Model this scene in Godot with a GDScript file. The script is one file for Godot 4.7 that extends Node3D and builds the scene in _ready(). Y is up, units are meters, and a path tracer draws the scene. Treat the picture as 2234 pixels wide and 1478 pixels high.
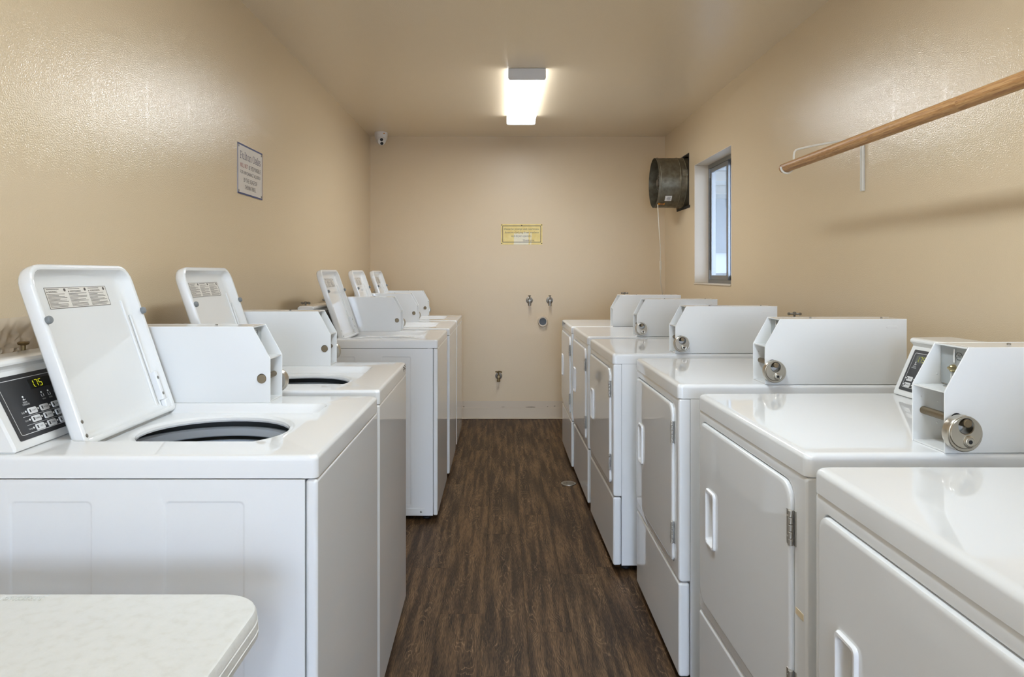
extends Node3D

# ------------------------------------------------------------------ room measures (metres; camera looks along -z)
const EYE := 1.2525
const FOCAL := 1573.0            # pixels of a 2234 x 1478 frame
const XL := -1.1225              # inner face of the wall behind the washers
const XR := 1.410                # inner face of the wall behind the dryers
const ZB := -6.196               # inner face of the back wall
const ZN := 4.20                 # inner face of the wall with the entrance, behind the camera
const HC := 2.426                # ceiling
const DEPTH := 0.71              # machines, front to back
const TOP := 0.915               # machines, floor to top panel

var M := {}                      # materials by name
var serif: SystemFont
var sans: SystemFont
var rng := RandomNumberGenerator.new()


# ------------------------------------------------------------------ mesh building
class Mb:
	var v := PackedVector3Array()
	var uv := PackedVector2Array()

	func tri(a: Vector3, b: Vector3, c: Vector3) -> void:
		v.append(a); v.append(b); v.append(c)

	func quad(a: Vector3, b: Vector3, c: Vector3, d: Vector3) -> void:
		tri(a, b, c); tri(a, c, d)

	# turns the triangles from START outward, as seen from the point REF inside them
	func fix(start: int, ref: Vector3) -> void:
		var vol := 0.0
		for i in range(start, v.size(), 3):
			vol += (v[i] - ref).dot((v[i + 1] - ref).cross(v[i + 2] - ref))
		if vol > 0.0:
			for i in range(start, v.size(), 3):
				var t := v[i + 1]
				v[i + 1] = v[i + 2]
				v[i + 2] = t

	func mid(start: int) -> Vector3:
		var s := Vector3.ZERO
		for i in range(start, v.size()):
			s += v[i]
		return s / maxf(1.0, v.size() - start)

	func xf(start: int, t: Transform3D) -> void:
		for i in range(start, v.size()):
			v[i] = t * v[i]

	# box with rounded edges
	func rbox(c: Vector3, s: Vector3, r := 0.0, seg := 2) -> void:
		var start := v.size()
		if r <= 0.0:
			seg = 0
		var h := s / 2.0 - Vector3.ONE * r
		var list := []
		if seg == 0:
			list = [[-1.0, 0.0], [1.0, 0.0]]
		else:
			for k in seg + 1:
				list.append([-1.0, tan(-PI / 4 + PI / 4 * k / seg)])
			for k in seg + 1:
				list.append([1.0, tan(PI / 4 * k / seg)])
		var axes := [[Vector3.RIGHT, Vector3.UP, Vector3.BACK], [Vector3.UP, Vector3.BACK, Vector3.RIGHT], [Vector3.BACK, Vector3.RIGHT, Vector3.UP]]
		for ax in axes:
			for sg in [-1.0, 1.0]:
				var grid := []
				for a in list:
					var row := []
					for b in list:
						var corner: Vector3 = (ax[0] * sg + ax[1] * a[0] + ax[2] * b[0]) * h
						var d: Vector3 = (ax[0] * sg + ax[1] * a[1] + ax[2] * b[1]).normalized()
						row.append(c + corner + d * r)
					grid.append(row)
				for i in list.size() - 1:
					for j in list.size() - 1:
						if sg > 0:
							quad(grid[i][j], grid[i][j + 1], grid[i + 1][j + 1], grid[i + 1][j])
						else:
							quad(grid[i][j], grid[i + 1][j], grid[i + 1][j + 1], grid[i][j + 1])
		fix(start, c)

	# rings of equally many points joined by quads; caps close the first and last ring
	func loft(rings: Array, cap_first: bool, cap_last: bool, ref = null, ring_loop := false) -> void:
		var start := v.size()
		var n: int = rings[0].size()
		for k in (rings.size() if ring_loop else rings.size() - 1):
			var a: Array = rings[k]
			var b: Array = rings[(k + 1) % rings.size()]
			for i in n:
				var j := (i + 1) % n
				quad(a[i], a[j], b[j], b[i])
		if cap_first:
			cap(rings[0], true)
		if cap_last:
			cap(rings[-1], false)
		fix(start, mid(start) if ref == null else ref)

	func cap(ring: Array, back: bool) -> void:
		var c := Vector3.ZERO
		for p in ring:
			c += p
		c /= ring.size()
		for i in ring.size():
			var j := (i + 1) % ring.size()
			if back:
				tri(c, ring[j], ring[i])
			else:
				tri(c, ring[i], ring[j])

	# a profile of (height, radius) turned round AXIS
	func lathe(o: Vector3, axis: Vector3, prof: Array, n := 24, from := 0.0) -> void:
		var w := axis.normalized()
		var u := (Vector3.UP if absf(w.y) < 0.9 else Vector3.RIGHT).cross(w).normalized()
		var t := w.cross(u)
		var rings := []
		for p in prof:
			var ring := []
			for i in n:
				var a := TAU * i / n + from
				ring.append(o + w * p[0] + (u * cos(a) + t * sin(a)) * maxf(p[1], 0.00001))
			rings.append(ring)
		loft(rings, true, true)

	func rod(a: Vector3, b: Vector3, r: float, n := 16, bev := 0.0) -> void:
		var l := a.distance_to(b)
		if bev > 0.0:
			lathe(a, b - a, [[0.0, r - bev], [bev, r], [l - bev, r], [l, r - bev]], n)
		else:
			lathe(a, b - a, [[0.0, r], [l, r]], n)

	# a round bar along a path
	func tube(path: Array, r: float, n := 10) -> void:
		var rings := []
		var up := Vector3.ZERO
		for k in path.size():
			var d: Vector3 = (path[mini(k + 1, path.size() - 1)] - path[maxi(k - 1, 0)]).normalized()
			if up == Vector3.ZERO:
				up = (Vector3.UP if absf(d.y) < 0.9 else Vector3.RIGHT)
			var u := (up - d * up.dot(d)).normalized()
			up = u
			var t := d.cross(u)
			var ring := []
			for i in n:
				var a := TAU * i / n
				ring.append(path[k] + (u * cos(a) + t * sin(a)) * r)
			rings.append(ring)
		var start := v.size()
		loft(rings, true, true)
		# long bent bars: judge the side by their first ring only
		var c := Vector3.ZERO
		for p in rings[0]:
			c += p
		c /= n
		var a0 := v[start]
		var nrm := (v[start + 2] - a0).cross(v[start + 1] - a0)
		if nrm.dot(a0 - c) < 0.0:
			for i in range(start, v.size(), 3):
				var q := v[i + 1]
				v[i + 1] = v[i + 2]
				v[i + 2] = q

	# a flat outline (x, y) given depth along z from Z0 to Z1 with a chamfer
	func prism(poly: PackedVector2Array, z0: float, z1: float, bev := 0.0) -> void:
		var start := v.size()
		if Geometry2D.is_polygon_clockwise(poly):
			poly = poly.duplicate()
			poly.reverse()
		var inner := inset(poly, bev) if bev > 0.0 else poly
		var rings := [at_z(inner, z0)]
		if bev > 0.0:
			rings += [at_z(poly, z0 + bev), at_z(poly, z1 - bev)]
		rings.append(at_z(inner, z1))
		var n := poly.size()
		for k in rings.size() - 1:
			for i in n:
				var j := (i + 1) % n
				quad(rings[k][i], rings[k + 1][i], rings[k + 1][j], rings[k][j])
		var idx := Geometry2D.triangulate_polygon(inner)
		for i in range(0, idx.size(), 3):
			var a := inner[idx[i]]
			var b := inner[idx[i + 1]]
			var c := inner[idx[i + 2]]
			var ccw := (b - a).cross(c - a) > 0.0
			if not ccw:
				var q := b
				b = c
				c = q
			tri(Vector3(a.x, a.y, z1), Vector3(c.x, c.y, z1), Vector3(b.x, b.y, z1))
			tri(Vector3(a.x, a.y, z0), Vector3(b.x, b.y, z0), Vector3(c.x, c.y, z0))
		fix(start, mid(start))

	static func at_z(poly: PackedVector2Array, z: float) -> Array:
		var out := []
		for p in poly:
			out.append(Vector3(p.x, p.y, z))
		return out

	static func inset(poly: PackedVector2Array, d: float) -> PackedVector2Array:
		var out := PackedVector2Array()
		var n := poly.size()
		for i in n:
			var e0 := (poly[i] - poly[(i - 1 + n) % n]).normalized()
			var e1 := (poly[(i + 1) % n] - poly[i]).normalized()
			var n0 := Vector2(-e0.y, e0.x)
			var n1 := Vector2(-e1.y, e1.x)
			var m := (n0 + n1).normalized()
			out.append(poly[i] + m * d / maxf(0.3, m.dot(n0)))
		return out

	func add_mesh(m: Mesh, t: Transform3D) -> void:
		for s in m.get_surface_count():
			var arr := m.surface_get_arrays(s)
			var p: PackedVector3Array = arr[Mesh.ARRAY_VERTEX]
			var idx = arr[Mesh.ARRAY_INDEX]
			if idx == null:
				for q in p:
					v.append(t * q)
			else:
				for i in idx:
					v.append(t * p[i])

	# smooth across edges flatter than ANGLE degrees
	func finish(angle := 35.0) -> ArrayMesh:
		var nt := v.size() / 3
		var big := PackedVector3Array()
		var unit := PackedVector3Array()
		big.resize(nt); unit.resize(nt)
		var at := {}
		for t in nt:
			var a := v[t * 3]
			var f := (v[t * 3 + 2] - a).cross(v[t * 3 + 1] - a)
			big[t] = f
			unit[t] = f.normalized()
			for k in 3:
				var key := Vector3i((v[t * 3 + k] * 40000.0).round())
				if at.has(key):
					at[key].append(t)
				else:
					at[key] = [t]
		var nrm := PackedVector3Array()
		nrm.resize(v.size())
		var lim := cos(deg_to_rad(angle))
		for i in v.size():
			var t := i / 3
			var s := Vector3.ZERO
			for o in at[Vector3i((v[i] * 40000.0).round())]:
				if unit[o].dot(unit[t]) > lim:
					s += big[o]
			nrm[i] = s.normalized() if s.length_squared() > 0.0 else Vector3.UP
		var arr := []
		arr.resize(Mesh.ARRAY_MAX)
		arr[Mesh.ARRAY_VERTEX] = v
		arr[Mesh.ARRAY_NORMAL] = nrm
		if uv.size() == v.size():
			arr[Mesh.ARRAY_TEX_UV] = uv
		var m := ArrayMesh.new()
		m.add_surface_from_arrays(Mesh.PRIMITIVE_TRIANGLES, arr)
		return m


# rounded rectangle round (cx, cy); radii for the corners (+,+), (-,+), (-,-), (+,-)
func rrect(cx: float, cy: float, w: float, h: float, r, n := 5) -> PackedVector2Array:
	var rad: Array = r if r is Array else [r, r, r, r]
	var out := PackedVector2Array()
	var sx := [1, -1, -1, 1]
	var sy := [1, 1, -1, -1]
	for k in 4:
		var q: float = maxf(rad[k], 0.0002)
		var c := Vector2(cx + sx[k] * (w / 2 - q), cy + sy[k] * (h / 2 - q))
		for i in n:
			var a := PI / 2 * (k + float(i) / (n - 1))
			out.append(c + Vector2(cos(a), sin(a)) * q)
	return out


func oval(cx: float, cy: float, a: float, b: float, n := 5) -> PackedVector2Array:
	var out := PackedVector2Array()
	for k in 4 * n:
		var t := TAU * (k + 0.5) / (4 * n)
		out.append(Vector2(cx + a * cos(t), cy + b * sin(t)))
	return out


# outline (x, z) laid flat at height y
func flat(poly: PackedVector2Array, y: float) -> Array:
	var out := []
	for p in poly:
		out.append(Vector3(p.x, y, p.y))
	return out


func obj(called: String, mb: Mb, m: Material, parent: Node = self, angle := 35.0) -> MeshInstance3D:
	return inst(called, mb.finish(angle), m, parent)


func inst(called: String, mesh: Mesh, m: Material, parent: Node = self, at := Vector3.ZERO) -> MeshInstance3D:
	var o := MeshInstance3D.new()
	o.name = called
	o.mesh = mesh
	o.material_override = m
	o.cast_shadow = GeometryInstance3D.SHADOW_CASTING_SETTING_ON
	o.position = at
	parent.add_child(o, true)
	rename(o, called, parent)
	return o


func rename(o: Node, called: String, parent: Node) -> void:
	var taken := {}
	for c in parent.get_children():
		if c != o:
			taken[String(c.name)] = true
	var want := called
	var k := 0
	while taken.has(want):
		k += 1
		want = "%s_%03d" % [called, k]
	o.name = want


func thing(called: String, label: String, category: String, at := Vector3.ZERO, turn := 0.0, group := "") -> Node3D:
	var o := Node3D.new()
	o.name = called
	add_child(o, true)
	rename(o, called, self)
	o.position = at
	o.rotation_degrees.y = turn
	tag(o, label, category, group)
	return o


func tag(o: Node, label: String, category: String, group := "") -> Node:
	o.set_meta("label", label)
	o.set_meta("category", category)
	if group != "":
		o.set_meta("group", group)
	return o


func copy(root: Node3D, called: String, label: String, at: Vector3, turn: float) -> Node3D:
	var r: Node3D = root.duplicate()
	r.name = called
	add_child(r, true)
	rename(r, called, self)
	r.position = at
	r.rotation_degrees.y = turn
	r.set_meta("label", label)
	return r


func structure(called: String, label: String, mb: Mb, m: Material, parent: Node = self) -> MeshInstance3D:
	var o := obj(called, mb, m, parent)
	o.set_meta("kind", "structure")
	o.set_meta("label", label)
	return o


func lettering(mb: Mb, words: String, font: Font, high: float, wide: float, t: Transform3D) -> void:
	var tm := TextMesh.new()
	tm.text = words
	tm.font = font
	tm.font_size = 48
	tm.pixel_size = 0.01
	tm.depth = 0.0
	tm.curve_step = 1.0
	var box := tm.get_aabb()
	if box.size.x <= 0.0:
		return
	var s := high / box.size.y
	var sx := wide / box.size.x if wide > 0.0 else s
	var c := box.get_center()
	mb.add_mesh(tm, t * Transform3D(Basis.from_scale(Vector3(sx, s, 1.0)), Vector3(-c.x * sx, -c.y * s, 0.0)))


# ------------------------------------------------------------------ materials
func mat(key: String, c: Color, rough: float, metal := 0.0, spec := 0.5) -> StandardMaterial3D:
	var m := StandardMaterial3D.new()
	m.resource_name = key
	m.albedo_color = c
	m.roughness = rough
	m.metallic = metal
	m.metallic_specular = spec
	M[key] = m
	return m


func c8(r: int, g: int, b: int) -> Color:
	return Color(r / 255.0, g / 255.0, b / 255.0)


func noise_tex(size: int, freq: float, seed_: int, octaves := 3, ramp: Gradient = null, as_normal := false, bump := 4.0, kind := FastNoiseLite.TYPE_SIMPLEX_SMOOTH) -> NoiseTexture2D:
	var n := FastNoiseLite.new()
	n.noise_type = kind
	n.frequency = freq
	n.seed = seed_
	n.fractal_octaves = octaves
	var t := NoiseTexture2D.new()
	t.width = size
	t.height = size
	t.seamless = true
	t.noise = n
	t.as_normal_map = as_normal
	t.bump_strength = bump
	if ramp:
		t.color_ramp = ramp
	return t


func ramp(points: Array) -> Gradient:
	var g := Gradient.new()
	var off := PackedFloat32Array()
	var col := PackedColorArray()
	for p in points:
		off.append(p[0])
		col.append(p[1])
	g.offsets = off
	g.colors = col
	return g


func triplanar(m: StandardMaterial3D, scale: float, world := true) -> void:
	m.uv1_triplanar = true
	m.uv1_world_triplanar = world
	m.uv1_scale = Vector3.ONE * scale
	m.uv1_triplanar_sharpness = 4.0


func make_materials() -> void:
	var peel := noise_tex(512, 0.11, 11, 2, null, true, 3.0)
	# semi-gloss beige paint rolled over an orange-peel surface; 512 pixels span 0.55 m
	for spec in [["wall", c8(223, 202, 169)], ["ceiling", c8(238, 220, 190)], ["back_wall", c8(216, 193, 157)]]:
		var p := mat(spec[0], spec[1], 0.17 if spec[0] != "back_wall" else 0.28, 0.0, 0.64 if spec[0] != "back_wall" else 0.45)
		p.normal_enabled = true
		p.normal_texture = peel
		p.normal_scale = 0.27
		triplanar(p, 3.3)
	mat("plain_paint", c8(206, 188, 163), 0.45)
	mat("sill_paint", c8(214, 200, 180), 0.45)

	var wavy := noise_tex(256, 0.006, 5, 1, null, true, 1.0)
	var en := mat("enamel", c8(232, 232, 231), 0.03)
	en.normal_enabled = false
	en.normal_texture = wavy
	en.normal_scale = 0.10
	triplanar(en, 1.1, false)
	mat("enamel_plain", c8(232, 232, 230), 0.06)
	mat("white_plastic", c8(236, 236, 236), 0.3)
	mat("tub_plastic", c8(226, 230, 234), 0.35)
	mat("tub_blue", c8(196, 208, 226), 0.4)
	mat("dark_gap", c8(26, 26, 28), 0.7)
	mat("outer_tub", c8(96, 98, 98), 0.6)
	mat("gasket", c8(70, 72, 72), 0.6)
	mat("rubber", c8(128, 132, 134), 0.55)
	mat("black_rubber", c8(24, 24, 25), 0.6)
	mat("panel_black", c8(50, 50, 52), 0.28)
	mat("key_white", c8(222, 222, 222), 0.4)
	mat("print_white", c8(225, 225, 225), 0.5)
	mat("print_black", c8(38, 38, 40), 0.6)
	mat("green_key", c8(30, 140, 80), 0.4)
	mat("display_glass", c8(30, 30, 28), 0.12)
	var led := mat("led", c8(225, 225, 30), 0.4)
	led.emission_enabled = true
	led.emission = c8(225, 225, 40)
	led.emission_energy_multiplier = 0.4
	mat("lcd_glass", c8(88, 90, 84), 0.15)
	mat("lcd", c8(196, 196, 70), 0.5)
	mat("steel", c8(190, 184, 172), 0.28, 1.0)
	mat("satin_steel", c8(186, 181, 172), 0.42, 0.85)
	mat("chrome", c8(215, 213, 208), 0.14, 1.0)
	mat("zinc", c8(150, 146, 138), 0.42, 1.0)
	mat("old_bolt", c8(132, 118, 96), 0.5, 1.0)
	mat("brass", c8(136, 118, 86), 0.45, 1.0)
	mat("old_brass", c8(178, 164, 126), 0.35, 1.0)
	mat("grey_paint", c8(160, 164, 164), 0.4)
	mat("label_paper", c8(222, 216, 206), 0.55)
	mat("label_print", c8(92, 84, 78), 0.7)
	mat("white_powder", c8(226, 220, 208), 0.4)
	mat("alu", c8(150, 152, 153), 0.4, 0.9)
	mat("camera_white", c8(222, 216, 208), 0.4)
	mat("lens_black", c8(10, 9, 8), 0.1)
	mat("orange", c8(226, 150, 50), 0.5)
	mat("cord", c8(212, 200, 178), 0.5)
	mat("sign_white", c8(216, 208, 198), 0.4)
	mat("sign_blue", c8(52, 62, 110), 0.5)
	mat("sign_navy", c8(58, 50, 78), 0.5)
	mat("sign_red", c8(165, 58, 50), 0.5)
	mat("sign_print", c8(70, 58, 60), 0.5)
	mat("fixture_white", c8(226, 226, 226), 0.45)
	var glow := mat("diffuser", c8(245, 245, 240), 0.4)
	glow.emission_enabled = true
	glow.emission = Color(0.95, 0.97, 1.0)
	glow.emission_energy_multiplier = 7.0
	var glass := mat("glass", Color(0.74, 0.80, 0.86, 0.32), 0.05)
	glass.transparency = BaseMaterial3D.TRANSPARENCY_ALPHA
	var galv := mat("galvanised", c8(176, 172, 160), 0.4, 0.6)
	galv.roughness_texture = noise_tex(256, 0.03, 21, 3, ramp([[0.0, Color(0.55, 0.55, 0.55)], [1.0, Color(1, 1, 1)]]))
	galv.roughness = 0.6
	galv.albedo_texture = noise_tex(256, 0.025, 22, 4, ramp([[0.0, c8(140, 132, 116)], [0.5, c8(166, 160, 146)], [1.0, c8(190, 185, 174)]]))
	triplanar(galv, 3.0, false)
	mat("dusty_black", c8(40, 36, 32), 0.8)
	mat("motor_grey", c8(120, 112, 100), 0.5, 0.6)
	var tb := mat("table_plastic", c8(228, 228, 224), 0.42)
	tb.albedo_texture = noise_tex(512, 0.03, 31, 5, ramp([[0.0, Color(0.955, 0.95, 0.935)], [0.4, Color(0.985, 0.985, 0.98)], [1.0, Color(1, 1, 1)]]))
	tb.normal_enabled = true
	tb.normal_texture = noise_tex(512, 0.05, 32, 4, null, true, 3.0)
	tb.normal_scale = 0.25
	triplanar(tb, 2.2)
	mat("leg_grey", c8(120, 122, 124), 0.4, 0.6)
	mat("scuff_black", c8(66, 62, 58), 0.8)
	mat("old_tape", c8(224, 204, 168), 0.5)
	mat("pipe_grey", c8(92, 98, 104), 0.6)
	mat("concrete", c8(190, 188, 182), 0.85)
	mat("siding", c8(172, 181, 190), 0.7)
	mat("eave", c8(196, 192, 184), 0.7)
	mat("car_white", c8(236, 238, 240), 0.2)
	mat("car_glass", c8(90, 100, 108), 0.1)
	mat("hedge", c8(120, 150, 80), 0.9)
	mat("outside_paint", c8(205, 190, 165), 0.8)


# oak grain of one plank: long tone streaks, nested cathedral veins filled with lime, fine pores
func wood_image(seed_: int, w: int, h: int) -> Image:
	var n := FastNoiseLite.new()
	n.seed = seed_
	n.frequency = 1.0
	n.fractal_octaves = 2
	var f := FastNoiseLite.new()
	f.seed = seed_ + 50
	f.frequency = 1.0
	f.fractal_type = FastNoiseLite.FRACTAL_NONE
	var im := Image.create(w, h, false, Image.FORMAT_RGB8)
	var r := RandomNumberGenerator.new()
	r.seed = seed_
	var centre := r.randf_range(0.25, 0.75)
	var drift := r.randf_range(9.0, 15.0)
	var lift := r.randf_range(-0.14, 0.26)
	var grey := r.randf_range(0.0, 0.6)
	var dark := Color(0.205, 0.150, 0.100)
	var light := Color(0.425, 0.330, 0.230).lerp(Color(0.41, 0.345, 0.27), grey)
	var lime := Color(0.60, 0.50, 0.385)
	for y in h:
		var q := float(y) / h
		var cx := centre + 0.22 * n.get_noise_2d(3.1, q * 2.2)
		for x in w:
			var p := float(x) / w
			var dx := p - cx
			var wob := n.get_noise_2d(p * 2.0 + 20.0, q * 5.0) * 2.0 + f.get_noise_2d(p * 9.0, q * 30.0) * 0.20
			var t := 34.0 * dx * dx + q * drift + wob
			var ring := absf(t - roundf(t))
			var pores := f.get_noise_2d(p * 70.0, q * 14.0)
			var pores2 := f.get_noise_2d(p * 120.0 + 40.0, q * 34.0)
			var veins := clampf(0.50 + n.get_noise_2d(p * 2.0 + 60.0, q * 4.0) * 1.5 - absf(dx) * 0.5, 0.0, 1.0)
			var streak := n.get_noise_2d(p * 4.2 + 9.0 + wob * 0.06, q * 1.9)
			var tone := clampf(0.46 + lift + 0.95 * streak + 0.20 * pores + 0.16 * pores2, 0.0, 1.0)
			var c := dark.lerp(light, tone)
			c = c.lerp(lime, clampf(1.0 - ring / 0.13, 0.0, 1.0) * veins * clampf(0.75 + pores2, 0.2, 1.0))
			c = c.lerp(Color(0.10, 0.066, 0.042), clampf((ring - 0.33) * 5.0, 0.0, 1.0) * 0.35 * veins)
			c = c.lerp(lime, clampf((pores2 - 0.30) * 0.9, 0.0, 0.30))
			c = c.lerp(Color(0.09, 0.06, 0.04), clampf((-pores - 0.28) * 1.5, 0.0, 0.5))
			im.set_pixel(x, y, Color(c.r * 1.04, c.g * 1.01, c.b * 0.975))
	return im


func rod_wood() -> StandardMaterial3D:
	var n := FastNoiseLite.new()
	n.seed = 4
	n.frequency = 1.0
	n.fractal_octaves = 3
	var im := Image.create(96, 512, false, Image.FORMAT_RGB8)
	for y in 512:
		for x in 96:
			var a := TAU * x / 96.0
			var g := n.get_noise_3d(cos(a) * 3.2, sin(a) * 3.2, y * 0.006)
			var f := n.get_noise_3d(cos(a) * 14.0, sin(a) * 14.0, y * 0.035)
			var c := Color(0.66, 0.47, 0.28).lerp(Color(0.78, 0.61, 0.40), clampf(0.5 + g * 1.1, 0, 1))
			c = c.lerp(Color(0.44, 0.28, 0.15), clampf(f * 1.3 - 0.1, 0, 0.6))
			im.set_pixel(x, y, c)
	var m := mat("rod_wood", Color.WHITE, 0.45)
	m.albedo_texture = ImageTexture.create_from_image(im)
	return m


# ------------------------------------------------------------------ the scene
func _ready() -> void:
	rng.seed = 7
	# camera: level, lens shifted so that the vanishing point falls at pixel (1093, 596)
	var cam := Camera3D.new()
	cam.name = "camera"
	cam.projection = Camera3D.PROJECTION_FRUSTUM
	cam.near = 0.05
	cam.far = 200.0
	cam.keep_aspect = Camera3D.KEEP_HEIGHT
	cam.size = cam.near * 1478.0 / FOCAL
	cam.frustum_offset = Vector2(24.0, -143.0) / FOCAL * cam.near
	cam.position = Vector3(0, EYE, 0)
	add_child(cam)
	cam.current = true

	# sky: bright even overcast
	var sky_mat := ProceduralSkyMaterial.new()
	sky_mat.sky_top_color = Color(0.62, 0.74, 0.92)
	sky_mat.sky_horizon_color = Color(0.84, 0.90, 0.98)
	sky_mat.ground_bottom_color = Color(0.45, 0.45, 0.44)
	sky_mat.ground_horizon_color = Color(0.70, 0.72, 0.74)
	sky_mat.sky_energy_multiplier = 3.8
	sky_mat.ground_energy_multiplier = 3.8
	var sky := Sky.new()
	sky.sky_material = sky_mat
	var env := Environment.new()
	env.background_mode = Environment.BG_SKY
	env.sky = sky
	env.ambient_light_source = Environment.AMBIENT_SOURCE_SKY
	env.tonemap_mode = Environment.TONE_MAPPER_LINEAR
	env.tonemap_exposure = 1.09
	env.sdfgi_enabled = true
	env.ssao_enabled = true
	env.ssil_enabled = true
	var we := WorldEnvironment.new()
	we.name = "world"
	we.environment = env
	add_child(we)

	serif = SystemFont.new()
	serif.font_names = PackedStringArray(["Droid Serif"])
	sans = SystemFont.new()
	sans.font_names = PackedStringArray(["Droid Sans"])
	make_materials()
	rod_wood()

	# ceiling lights: the one in view, an inferred twin, and one added as fill
	ceiling_light(Vector3(0.149, HC, -4.757), "white wraparound ceiling light glowing above the aisle, near the back wall", 1.35)
	ceiling_light(Vector3(0.149, HC, -1.55), "white wraparound ceiling light above the folding table, outside the photo", 1.52, Color(0.88, 0.95, 1.0))
	ceiling_light(Vector3(0.149, HC, 2.4), "added wraparound ceiling light near the entrance, unseen fill for the room", 4.8, Color(0.88, 0.95, 1.0))

	build_room()
	build_outside()
	build_machines()
	build_table()
	build_fan()
	build_closet_rod()
	build_wall_things()


func ceiling_light(at: Vector3, label: String, power: float, tint := Color(0.945, 0.97, 0.99)) -> void:
	var t := thing("ceiling_light", label, "ceiling light", at, 0.0, "")
	var w := 0.21
	var l := 1.262
	var mb := Mb.new()
	mb.rbox(Vector3(0, -0.006, 0), Vector3(w - 0.02, 0.012, l - 0.02), 0.002)
	obj("housing", mb, M.fixture_white, t)
	var poly := PackedVector2Array()
	for p in rrect(0, -0.038, w, 0.052, [0.004, 0.004, 0.022, 0.022], 6):
		poly.append(p)
	mb = Mb.new()
	mb.prism(poly, -l / 2 + 0.012, l / 2 - 0.012)
	obj("diffuser", mb, M.diffuser, t)
	for s in [-1.0, 1.0]:
		mb = Mb.new()
		mb.prism(rrect(0, -0.034, w + 0.006, 0.066, [0.003, 0.003, 0.014, 0.014], 5), s * (l / 2 - 0.004) - 0.006, s * (l / 2 - 0.004) + 0.006, 0.0015)
		obj("end_cap", mb, M.fixture_white, t)
	var a := AreaLight3D.new()
	a.name = "lamp"
	a.area_size = Vector2(w - 0.01, l - 0.03)
	a.light_color = tint
	a.light_energy = power
	a.shadow_enabled = true
	a.set("area_range", 14.0)
	a.set("area_attenuation", 2.0)
	a.position = Vector3(0, -0.0665, 0)
	a.rotation_degrees.x = -90
	t.add_child(a)


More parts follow.
